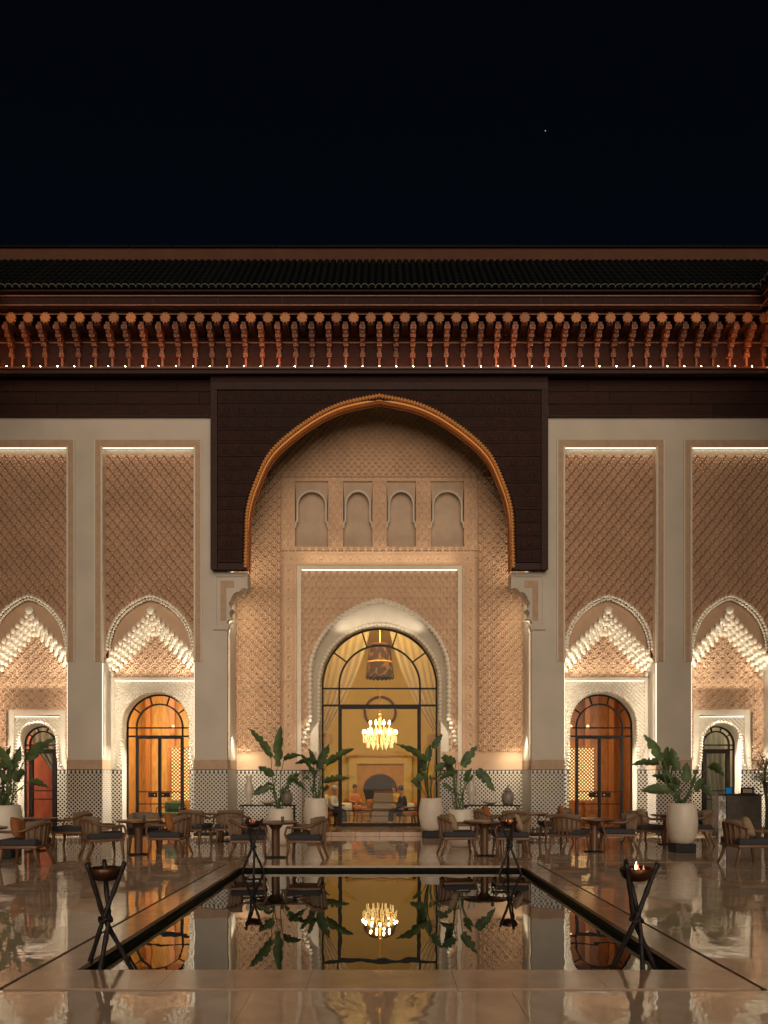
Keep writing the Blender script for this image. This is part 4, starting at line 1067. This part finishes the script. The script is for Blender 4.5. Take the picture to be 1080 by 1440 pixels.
chair(-3.72, 18.95, 92, 'slat-backed armchair seen from behind, nearer the white plant pots of the pair')
table(-2.18, 15.77, 'round pedestal table between two chairs without cushions near the central door')
chair(-2.70, 15.55, 8, 'dark-seated armchair beyond the far fire bowl next to the white pots')
chair(-1.52, 15.5, 176, 'dark-seated armchair with its back to the white pot at the door jamb')
table(2.15, 16.1, 'round pedestal table between two chairs on the jar console side of the doorway', 0.45)
chair(1.60, 16.3, 4, 'armchair with tan cushion below the two white pots on the jar side')
cushion(1.47, 16.18, 0.62, R(70), R(100), 'fabric_beige', 'tan cushion on the armchair below the two white pots')
chair(2.72, 16.2, 178, 'armchair with tan cushion behind the lit torch near the tile wall')
cushion(2.83, 16.05, 0.62, R(70), R(80), 'fabric_beige', 'tan cushion on the armchair behind the lit torch')
table(3.65, 19.6, 'round wooden table near the tiled pier with orange cushions around it', 0.55)
chair(3.25, 18.75, 85, 'slat-backed armchair seen from behind, next to the tiled pier table')
cushion(2.95, 19.35, 0.80, R(65), R(20), 'fabric_orange', 'orange cushion propped beside the jar console') if False else None
chair(2.75, 19.5, 10, 'armchair with orange cushion close to the jar console')
cushion(2.62, 19.4, 0.66, R(70), R(100), 'fabric_orange', 'orange cushion on the armchair close to the jar console')
chair(4.45, 19.7, 182, 'armchair with orange cushion against the tiled pier')
cushion(4.56, 19.55, 0.66, R(70), R(85), 'fabric_orange', 'orange cushion on the armchair against the tiled pier')
chair(4.12, 16.9, 55, 'slat-backed armchair turned away, at the table before the brown-lit doorway')
table(4.69, 17.0, 'round pedestal table between two chairs before the brown-lit doorway')
chair(5.27, 17.15, 172, 'armchair facing the slat-backed chair before the brown-lit doorway')
chair(6.30, 18.5, 20, 'armchair with an olive cushion half behind the tall potted plant by the lectern')
cushion(6.18, 18.38, 0.63, R(70), R(100), 'fabric_beige', 'olive beige cushion on the armchair behind the tall potted plant')
chair(7.62, 18.7, 168, 'armchair between the tall potted plant and the lectern')
table(7.0, 18.9, 'round wooden table hidden behind the tall potted plant near the lectern', 0.38)
chair(6.88, 14.5, 5, 'armchair with two beige cushions in front of the lectern')
cushion(6.76, 14.38, 0.64, R(72), R(95), 'fabric_beige', 'tan cushion against the back of the chair in front of the lectern')
cushion(6.86, 14.66, 0.62, R(66), R(70), 'fabric_taupe', 'taupe cushion leaning in the chair in front of the lectern')
table(7.72, 14.4, 'round wooden table beside the chair with two beige cushions', 0.42)

# ------------------------------------------------------------------ pots and bird-of-paradise plants
POTP = [(0.20, 0.0), (0.235, 0.02), (0.285, 0.14), (0.325, 0.32), (0.335, 0.46), (0.325, 0.62), (0.295, 0.80), (0.275, 0.885), (0.262, 0.89), (0.255, 0.86), (0.27, 0.80)]
pot_me = MB().lathe(POTP, 40).mesh('pot_body', 'pot', True)
base_me = bevel_mesh(MB().box(-0.23, 0.23, -0.23, 0.23, 0, 0.19), 'pot_base', 'black_block', 0.015, False)
soil_me = MB().lathe([(0.268, 0.79), (0.15, 0.81), (0.02, 0.815)], 20).mesh('soil', 'soil')
def leaf_mesh(p0, b, t, width, seed):
    """petiole from p0 to blade base b, blade curving on to tip t, with torn margins"""
    rnd = random.Random(seed)
    p0, b, t = Vector(p0), Vector(b), Vector(t)
    m = MB()
    mid = (p0+b)/2 + Vector((0, 0, 0.06)) + (b-p0).cross(Vector((0, 1, 0)))*0.06
    m.tube(catmull([tuple(p0), tuple(mid), tuple(b)], 5), [0.017 - 0.0009*i for i in range(11)], 5)
    ax = t - b; L = ax.length; ax.normalize()
    n = 16; ctrl = (b+t)/2 + Vector((0, 0, 0.10*L))
    side = ax.cross(Vector((rnd.uniform(-0.4, 0.4), 1, 0.5))).normalized()
    if abs(side.y) > 0.85: side = ax.cross(Vector((1, 0.2, 0))).normalized()
    side = (side + Vector((0, 0.55*rnd.choice((-1, 1)), 0))).normalized()
    nr = side.cross(ax).normalized()
    k0 = len(m.v); nl = [rnd.random() for _ in range(n+1)]; nrr = [rnd.random() for _ in range(n+1)]
    for i in range(n+1):
        s_ = i/n; c = b*(1-s_)**2 + ctrl*2*s_*(1-s_) + t*s_**2
        w = width*0.5*(math.sin(PI*min(1, s_*0.93+0.07)**0.72))**0.75
        wl_ = w*(1 - (0.42 if nl[i] > 0.78 else 0.06*nl[i])); wr_ = w*(1 - (0.42 if nrr[i] > 0.78 else 0.06*nrr[i]))
        wav = 0.012*math.sin(i*1.9+seed)
        m.v += [tuple(c + side*wl_ + nr*(wl_*0.35+wav)), tuple(c + side*wl_*0.5 + nr*wl_*0.12), tuple(c), tuple(c - side*wr_*0.5 + nr*wr_*0.12), tuple(c - side*wr_ + nr*(wr_*0.35-wav))]
    for i in range(n):
        for j in range(4): a = k0+i*5+j; m.f.append((a, a+1, a+6, a+5))
    return m.mesh('leaf', 'leaf', True)
pl_i = [0]
def potted(px, D, leaves, plabel, tlabel, base=True, sc_=1.0, pxy=None):
    pl_i[0] += 1; rnd = random.Random(pl_i[0]*13)
    k = D/1080; X = (px-537)*k; hb = 0.19 if base else 0.0
    p = empty('plant_pot', (X, D, 0), 0, plabel, 'pot', 'white pots in the court')
    if base: link('pot_base', base_me, p)
    link('pot_body', pot_me, p, (0, 0, hb)); link('soil', soil_me, p, (0, 0, hb))
    t = empty('potted_plant', (X, D, hb+0.80), 0, tlabel, 'plant', 'large-leaved potted plants')
    for i, (a, b_, c, d_) in enumerate(leaves):
        y0 = rnd.uniform(-0.16, 0.16); y1 = y0 + rnd.uniform(-0.18, 0.18)
        f = lambda x, y, dy: ((x-px)*k, dy, 1.65+(1093-y)*k - (hb+0.80))
        B = f(a, b_, y0*1.3); Tt = f(c, d_, y1*1.3)
        L = (Vector(B)-Vector(Tt)).length
        link('leaf', leaf_mesh((rnd.uniform(-0.1, 0.1), rnd.uniform(-0.1, 0.1), -0.02), B, Tt, min(0.30, 0.16+0.16*L), pl_i[0]*50+i), t)
    for i in range(5):
        a = rnd.uniform(0, 2*PI); hh = rnd.uniform(0.25, 0.75); rr = rnd.uniform(0.05, 0.28)
        B = (rr*math.cos(a), rr*math.sin(a), hh); Tt = (rr*2.1*math.cos(a), rr*2.1*math.sin(a), hh + rnd.uniform(-0.05, 0.28))
        link('leaf', leaf_mesh((rnd.uniform(-0.1, 0.1), rnd.uniform(-0.1, 0.1), -0.02), B, Tt, rnd.uniform(0.09, 0.17), pl_i[0]*50+30+i), t)
potted(394, 18.8, [(382, 1066, 349, 1024), (392, 1078, 397, 1021), (383, 1092, 364, 1078), (380, 1106, 356, 1118), (408, 1094, 434, 1114), (398, 1068, 422, 1062), (404, 1100, 420, 1088)],
    'white egg-shaped pot behind the table nearest the orange-lit doorway side of the portal', 'large-leaved plant with two upright leaves in front of the carved portal wall', False)
potted(444, 20.9, [(447, 1082, 463, 1046), (460, 1076, 499, 1053), (446, 1072, 414, 1074), (440, 1076, 433, 1052), (455, 1100, 492, 1095), (442, 1090, 422, 1060)],
    'white pot at the door jamb beside an armchair back', 'large-leaved plant reaching across the glass behind an armchair')
potted(606, 21.0, [(600, 1072, 557, 1047), (603, 1070, 605, 1046), (608, 1052, 622, 1032), (600, 1090, 576, 1100), (612, 1082, 632, 1074), (597, 1085, 588, 1058)],
    'white pot on a black stand at the edge of the glass door', 'large-leaved plant in the pot on a black stand by the glass door')
potted(647, 18.3, [(640, 1092, 625, 1060), (652, 1078, 672, 1048), (673, 1082, 698, 1114), (638, 1088, 616, 1098), (640, 1072, 618, 1066), (655, 1100, 664, 1080)],
    'white pot behind the tan-cushioned chairs near the jar console', 'large-leaved plant with one long drooping leaf near the jar console', False)
potted(959, 17.0, [(932, 1068, 902, 1033), (927, 1074, 888, 1076), (942, 1084, 938, 1049), (952, 1084, 947, 1051), (945, 1102, 920, 1090), (970, 1108, 977, 1079), (975, 1112, 992, 1094), (998, 1076, 1021, 1092), (940, 1110, 904, 1113), (985, 1105, 996, 1120), (960, 1100, 965, 1072)],
    'tall white egg-shaped pot on a black block near the lectern', 'bushy large-leaved plant in the pot near the lectern')
potted(8, 15.8, [(32, 1066, 78, 1039), (15, 1094, 33, 1050), (-6, 1084, 9, 1048), (42, 1100, 70, 1108), (20, 1085, -12, 1040), (5, 1100, -14, 1080), (24, 1100, 40, 1082)],
    'white pot standing before the red-lit doorway', 'large-leaved plant in front of the red-lit doorway')

# ------------------------------------------------------------------ small airy trees by the outer niches
def olive(x, y, h, label, seed):
    rnd = random.Random(seed); t = empty('olive_tree', (x, y, 0), 0, label, 'tree', 'small trees by the outer niches')
    tr = MB().tube(catmull([(0, 0, 0), (0.05, 0.02, h*0.3), (-0.03, 0, h*0.55), (0.02, 0, h*0.75)], 5), [0.06-0.0025*i for i in range(16)], 7)
    br = []
    for i in range(14):
        a = rnd.uniform(0, 2*PI); z0 = h*rnd.uniform(0.45, 0.75); e = (math.cos(a)*rnd.uniform(.2, .55), math.sin(a)*rnd.uniform(.2, .55), z0+rnd.uniform(.15, .5))
        br.append(((0, 0, z0), e)); tr.tube([(0, 0, z0), (e[0]*.5, e[1]*.5, z0+(e[2]-z0)*.6), e], [0.02, 0.012, 0.005], 5)
    tr.build('trunk', 'bark', t, smooth=True)
    m = MB()
    for i in range(900):
        A, B = rnd.choice(br); f = rnd.uniform(0.35, 1.15); c = Vector(A).lerp(Vector(B), f) + Vector((rnd.gauss(0, .09), rnd.gauss(0, .09), rnd.gauss(0, .09)))
        d = Vector((rnd.gauss(0, 1), rnd.gauss(0, 1), rnd.gauss(0.3, 1))).normalized(); w = d.cross(Vector((rnd.random(), rnd.random(), rnd.random()))).normalized()*0.011; L = d*rnd.uniform(.05, .08)
        m.quad(tuple(c), tuple(c+L*.5+w), tuple(c+L), tuple(c+L*.5-w))
    o = m.build('crown', 'olive_leaf', t); o['kind'] = 'stuff'
olive(-9.15, 18.6, 2.55, 'small airy pale-leaved tree behind the pot by the red-lit doorway', 3)
olive(9.45, 18.9, 2.75, 'small airy pale-leaved tree beside the lectern', 5)
olive(9.4, 17.0, 1.45, 'low leafy shrub at the foot of the lectern', 9)

# ------------------------------------------------------------------ consoles with jars against the portal wall
def console(cx, y, lab, mirror):
    t = empty('console_table', (cx, y, 0), 0, lab, 'table', 'console tables by the portal wall')
    MB().box(-0.75, 0.75, -0.18, 0.18, 0.88, 0.91).build('console_top', 'black_metal', t, bevel=0.006)
    for a in (-0.70, 0.70):
        for b in (-0.14, 0.14): MB().tube([(a, b, 0), (a, b, 0.88)], 0.016, 6).build('leg', 'black_metal', t)
    return t
def vase(x, y, z, prof, m, label, name, cat, lid=None, n=24):
    t = empty(name, (x, y, z), 0, label, cat, 'ornaments on the consoles')
    MB().lathe(prof, n).build(name + '_body', m, t, smooth=True)
    if lid: MB().lathe(lid, 16).build('lid', m, t, smooth=True)
VP = [(0.06, 0), (0.10, 0.02), (0.05, 0.12), (0.12, 0.30), (0.13, 0.42), (0.07, 0.60), (0.06, 0.66), (0.10, 0.76), (0.09, 0.77)]
JP = [(0.11, 0), (0.15, 0.06), (0.17, 0.20), (0.15, 0.30), (0.09, 0.36)]; JL = [(0.10, 0.36), (0.11, 0.38), (0.06, 0.44), (0.025, 0.47), (0.035, 0.50), (0.005, 0.53)]
BP = [(0.06, 0), (0.16, 0.05), (0.22, 0.10), (0.21, 0.105), (0.05, 0.03)]
console(-3.05, 20.6, 'thin black console table with vase and jar behind the two-leaf plant', 1)
vase(-3.56, 20.6, 0.91, VP, 'ceramic', 'tall cream waisted vase on the console behind the two-leaf plant', 'vase', 'vase')
vase(-3.05, 20.6, 0.91, BP, 'ceramic', 'shallow cream bowl on the console behind the two-leaf plant', 'bowl', 'bowl')
vase(-2.55, 20.6, 0.91, JP, 'jar_grey', 'grey lidded jar on the console behind the two-leaf plant', 'jar', 'jar', JL)
console(2.95, 20.6, 'thin black console table with cream vase and jar near the tan-cushioned chairs', -1)
vase(2.40, 20.6, 0.91, VP, 'ceramic', 'tall cream waisted vase beside the plant with a drooping leaf', 'vase', 'vase')
vase(2.92, 20.6, 0.91, BP, 'ceramic', 'shallow cream bowl between vase and jar near the drooping leaf', 'bowl', 'bowl')
vase(3.38, 20.6, 0.91, JP, 'jar_grey', 'grey lidded jar on the console beside the tiled portal wall', 'jar', 'jar', JL)

for gx_, gy_, gl in ((2.30, 15.95, 'clear tumbler on the table between the tan-cushioned chairs'), (-2.02, 15.6, 'clear tumbler on the table near the central door'), (-5.02, 16.2, 'clear tumbler on the table before the orange-lit doorway')):
    tag(MB().lathe([(0.028, 0.0), (0.036, 0.11), (0.034, 0.11), (0.026, 0.008)], 16).build('tumbler', 'ceramic_glass', None, smooth=True, loc=(gx_, gy_, 0.74)), gl, 'glass', 'tumblers on the tables')
# ------------------------------------------------------------------ lectern
lt = empty('lectern', (9.42, 20.2, 0), R(-6), 'dark stone host lectern with a tablet on top', 'lectern')
MB().box(-0.42, 0.44, -0.28, 0.28, 0.0, 1.18).build('cabinet', 'lectern_stone', lt, bevel=0.015)
MB().box(-0.62, -0.425, -0.24, 0.26, 0.0, 1.16).build('side_panel', 'chrome', lt, bevel=0.01)
MB().box(-0.46, 0.48, -0.31, 0.31, 1.18, 1.21).build('lectern_top', 'black_block', lt, bevel=0.006)
tb = empty('tablet', (9.10, 20.15, 1.21), 0, 'small glowing blue tablet on the lectern', 'tablet')
MB().prism([(-0.09, 0.0), (0.09, 0.0), (0.09, 0.18), (-0.09, 0.18)], -0.01, 0.012).build('tablet_case', 'black_metal', tb, bevel=0.003)
MB().quad((-0.08, -0.0115, 0.01), (0.08, -0.0115, 0.01), (0.08, -0.0115, 0.17), (-0.08, -0.0115, 0.17)).build('screen', 'screen_blue', tb)
ms = empty('menu_holder', (9.58, 20.15, 1.21), R(8), 'black folding menu holder on the lectern', 'menu holder')
MB().box(-0.18, 0.18, -0.02, 0.0, 0.0, 0.17).build('back_plate', 'black_metal', ms, bevel=0.004); MB().box(-0.20, 0.20, -0.12, 0.06, 0.0, 0.018).build('tray', 'black_metal', ms, bevel=0.004)
MB().box(-0.13, 0.13, -0.028, -0.0205, 0.03, 0.13).build('card', 'ceramic', ms)

# ------------------------------------------------------------------ tripod fire bowls round the pool
def torch(x, y, rot, lit, label, power):
    t = empty('torch', (x, y, -0.198), R(rot), label, 'torch', 'fire bowls round the pool'); t.scale = (0.94, 0.94, 1.185)
    for k in range(3):
        a = 2*PI*k/3; b = a + PI + 0.35
        f = Vector((0.30*math.cos(a), 0.30*math.sin(a), 0)); top_ = Vector((0.19*math.cos(b), 0.19*math.sin(b), 0.93)); n_ = Vector((0.028*math.cos(a+PI/2), 0.028*math.sin(a+PI/2), 0.50))
        P = [tuple(f), tuple(f.lerp(n_, 0.5)+Vector((0.004, 0, 0))), tuple(n_), tuple(n_.lerp(top_, 0.5)), tuple(top_)]
        MB().tube(catmull(P, 4), [0.0225 + 0.003*math.sin(i*2.1+k) for i in range(17)], 8).build('leg', 'torch_wood', t, smooth=True)
    MB().tube([(0.055*math.cos(q), 0.055*math.sin(q), 0.50+0.012*math.sin(3*q)) for q in [2*PI*i/16 for i in range(17)]], 0.016, 6).build('binding', 'torch_wood', t, smooth=True)
    bw = [(0.03, 0.785), (0.08, 0.792), (0.125, 0.815), (0.150, 0.855), (0.158, 0.885), (0.150, 0.888), (0.138, 0.855), (0.11, 0.824), (0.06, 0.806), (0.01, 0.802)]
    MB().lathe(bw, 28).build('bowl', 'bowl_copper', t, smooth=True)
    cm_ = MB()
    rnd = random.Random(int(x*10+y))
    c0 = MB().lathe([(0.12, 0.825), (0.06, 0.84), (0.01, 0.845)], 14).build('ash_bed', 'black_block', t)
    if lit:
        MB().lathe([(0.112, 0.842), (0.06, 0.856), (0.01, 0.858)], 12).build('ember_bed', 'ember', t)
        def tongue(px, py, h, r, m, nm):
            P = [(px, py, 0.85), (px+r*0.2, py, 0.85+h*0.3), (px-r*0.3, py, 0.85+h*0.65), (px+r*0.1, py, 0.85+h)]
            MB().tube(catmull(P, 4), [r*0.6, r*0.9, r, r*0.98, r*0.9, r*0.8, r*0.7, r*0.6, r*0.48, r*0.36, r*0.24, r*0.14, 0.001], 8).build(nm, m, t, smooth=True)
        (tongue(0.0, 0.0, 0.085, 0.019, 'flame_core', 'flame') if power > 2 else None); [tongue(rnd.uniform(-.07, .07), rnd.uniform(-.06, .06), rnd.uniform(.025, .075), rnd.uniform(.008, .016), 'flame', 'flame') for _ in range(5)]
torch(-2.44, 6.78, 33, False, 'unlit tripod fire bowl of crossed dark poles at the near corner of the pool', 0)
torch(2.24, 6.76, 24, True, 'tripod fire bowl with bright flame at the near corner of the pool', 4.0)
torch(-2.34, 13.95, 40, True, 'tripod fire bowl with red glow at the far pool corner by the round table', 1.6)
torch(2.32, 13.95, 85, True, 'tripod fire bowl with red glow at the far pool corner by the tan cushions', 1.6)

# ------------------------------------------------------------------ guests and furniture inside the hall
def skin_mesh(verts, edges, radii, m, name, parent, sub=1):
    me = bpy.data.meshes.new(name); me.from_pydata(verts, edges, []); me.update()
    o = link(name, me, parent); 
    md = o.modifiers.new('skin', 'SKIN'); md.use_smooth_shade = True
    for i, r in enumerate(radii): me.skin_vertices[0].data[i].radius = (r, r) if not hasattr(r, '__len__') else r
    me.skin_vertices[0].data[0].use_root = True
    sb = o.modifiers.new('sub', 'SUBSURF'); sb.levels = sub; sb.render_levels = sub
    me.materials.append(MATS[m]); return o
def person(x, y, face, top_, legs_, label, cap=None, lean=0.06):
    t = empty('person', (x, y, 0.02), R(face), label, 'person', 'guests seated in the hall')
    V = [(0, 0, .50), (lean*.4, 0, .68), (lean, 0, .90), (lean*1.2, 0, 1.02), (lean*1.5, 0, 1.10), (lean*1.9+.02, 0, 1.20), (lean*1.9+.03, 0, 1.29)]
    E = [(0, 1), (1, 2), (2, 3), (3, 4), (4, 5), (5, 6)]; Rr = [(.16, .14), (.15, .12), (.17, .12), (.10, .09), .055, .085, .075]
    for q in (-1, 1):
        k = len(V); V += [(lean, q*.19, .96), (lean+.06, q*.23, .72), (lean+.30, q*.15, .70), (lean+.37, q*.13, .71)]; E += [(2, k), (k, k+1), (k+1, k+2), (k+2, k+3)]; Rr += [.062, .048, .038, .03]
        k = len(V); V += [(.05, q*.09, .50), (.44, q*.11, .52), (.46, q*.11, .12), (.56, q*.12, .06)]; E += [(0, k), (k, k+1), (k+1, k+2), (k+2, k+3)]; Rr += [.095, .07, .05, .04]
    skin_mesh(V, E, Rr, 'skin', 'body', t)
    def gar(idx, sc_, m, nm):
        mp = {a: i for i, a in enumerate(idx)}; skin_mesh([V[a] for a in idx], [(mp[a], mp[b]) for a, b in E if a in mp and b in mp], [tuple(c*sc_ for c in (Rr[a] if hasattr(Rr[a], '__len__') else (Rr[a], Rr[a]))) for a in idx], m, nm, t)
    gar([0, 1, 2, 3, 7, 8, 9, 15-4, ][:7], 1.14, top_, 'shirt') if False else None
    gar([0, 1, 2, 3, 7, 8, 9, 15, 16, 17], 1.16, top_, 'shirt')
    gar([0, 11, 12, 13, 19, 20, 21], 1.17, legs_, 'trousers')
    hx = lean*1.9+.02
    h = MB().ball((hx-.02, 0, 1.27), .102, .092, .105, 12, 8); h.build('cap' if cap else 'hair', cap or 'hair', t, smooth=True)
    MB().ball((hx+.105, 0, 1.235), .018, .014, .02, 6, 4).build('nose', 'skin', t, smooth=True)
    return t
HY = FY
def hallx(px, D): return (px-537)*D/1080
def set_table(x, y, lab):
    t = table(x, y, lab, 0.5, 0.74, 0.02)
    c = tag(MB().lathe([(0.53, 0.45), (0.535, 0.62), (0.525, 0.765), (0.51, 0.772), (0.01, 0.773)], 28).build('tablecloth', 'cloth_white', None, smooth=True, loc=(x, y, 0)), 'white cloth over the ' + lab, 'tablecloth')
set_table(-1.55, 26.2, 'dining table inside the hall by the guest in a pale cap')
set_table(1.35, 26.0, 'dining table inside the hall by the guest with dark hair')
Dp = 25.6
person(hallx(466, 25.4), 25.4, -20, 'cloth_white', 'cloth_dark', 'seated guest in white top and pale blue cap inside the hall', 'cloth_blue')
person(hallx(455, 28.0), 28.0, -10, 'cloth_white', 'cloth_dark', 'seated guest in white top at the back of the hall')
person(hallx(568, 25.6), 25.6, 195, 'cloth_dark', 'cloth_dark', 'seated dark-haired guest in dark clothes inside the hall')
person(hallx(497, 29.0), 29.0, -60, 'cloth_orange', 'cloth_orange', 'seated guest in orange clothes inside the hall')
person(hallx(556, 29.2), 29.2, 240, 'cloth_gold', 'cloth_gold', 'seated guest in gold clothes beside the hearth')
for (px, D, f, lab) in ((458, 25.4, -20, 'orange armchair under the guest in the pale cap'), (576, 25.6, 195, 'orange armchair under the dark-haired guest'), (449, 28.0, -10, 'orange armchair under the guest at the back of the hall'),
                        (495, 29.05, -60, 'orange armchair under the guest in orange'), (558, 29.2, 240, 'orange armchair under the guest in gold'), (515, 28.2, 200, 'empty orange armchair next to the grey bench in the hall'), (590, 27.6, 180, 'empty orange armchair by the hall wall')):
    o = chair(hallx(px, D), D, f, lab, None, 0.02, True)
bn = empty('high_back_bench', (hallx(539, 28), 28.0, 0.02), 0, 'tall grey upholstered bench in the middle of the hall', 'bench')
bnm = MB(); bnm.v = [(-0.44, -.3, 0), (.44, -.3, 0), (.44, .3, 0), (-.44, .3, 0), (-.34, .02, 1.08), (.34, .02, 1.08), (.34, .2, 1.08), (-.34, .2, 1.08)]
bnm.f = [(0, 3, 2, 1), (4, 5, 6, 7), (0, 1, 5, 4), (1, 2, 6, 5), (2, 3, 7, 6), (3, 0, 4, 7)]
bnm.build('bench_back', 'fabric_grey', bn, bevel=0.03)
for zz in (0.25, 0.5, 0.75): MB().tube([(-.42+.1*zz, -.31+.3*zz/1.08+0.0, zz), (.42-.1*zz, -.31+.3*zz/1.08, zz)], 0.014, 6).build('piping', 'fabric_taupe', bn)
MB().box(-.36, .36, .0, .22, 1.08, 1.14).build('bench_cap', 'dark_red', bn, bevel=0.02)
gc = chair(XC-6.35, 23.6, -100, 'green-backed chair inside the orange-lit doorway', None, 0.06)
for c_ in gc.children:
    if c_.name.startswith(('backrest', 'seat')) and not c_.name.startswith('seat_frame'):
        c_.data = c_.data.copy(); c_.data.materials[0] = MATS['fabric_green']

# ------------------------------------------------------------------ the single star
st = tag(MB().ball((0, 0, 0), 0.55, 0.55, 0.55, 8, 6).build('star', 'star', None, loc=((767-537)*900/1080, 900, 1.65+(1093-184)*900/1080)), 'single faint star above the palace roof', 'star')

# ------------------------------------------------------------------ portal wall washers, hidden behind the corbels and at the foot of the recess
for s in (-1, 1):
    lamp('corbel_washer', 'AREA', (s*4.0, 0.50, 6.45), 4, (1, 0.84, 0.60), 0.40, 0.9, (s*3.95, 1.4, 6.35), pal)
    lamp('foot_washer', 'AREA', (s*3.95, 0.95, 2.15), 2.5, (1, 0.82, 0.56), 0.5, 0.08, (s*3.85, 1.25, 3.4), pal)
    lamp('reveal_light', 'AREA', (s*4.24, 0.16, 4.5), 17, (1, 0.84, 0.60), 0.05, 4.6, (s*3.3, 1.4, 4.5), pal)
    lamp('dado_washer', 'AREA', (s*4.12, 0.60, 3.0), 7, (1, 0.86, 0.64), 0.12, 0.12, (s*3.98, 1.25, 1.0), pal, spread=80)
    lamp('corbel_fill', 'AREA', (s*3.95, 0.55, 7.46), 7, (1, 0.80, 0.54), 0.4, 0.3, (s*3.2, 1.2, 10.5), pal)  # fill added to lift the shaded crown of the recess
lamp('frame_fill', 'AREA', (0, dP-0.30, 8.0), 9, (1, 0.80, 0.54), 4.6, 0.06, (0, dP-0.05, 10.5), pal)  # upward fill added for the blind niches and tympanum
lamp('arch_light', 'AREA', (0, dI+0.06, 6.0), 4, (1, 0.86, 0.66), 2.4, 0.10, (0, dI+0.2, 7.5), pal)
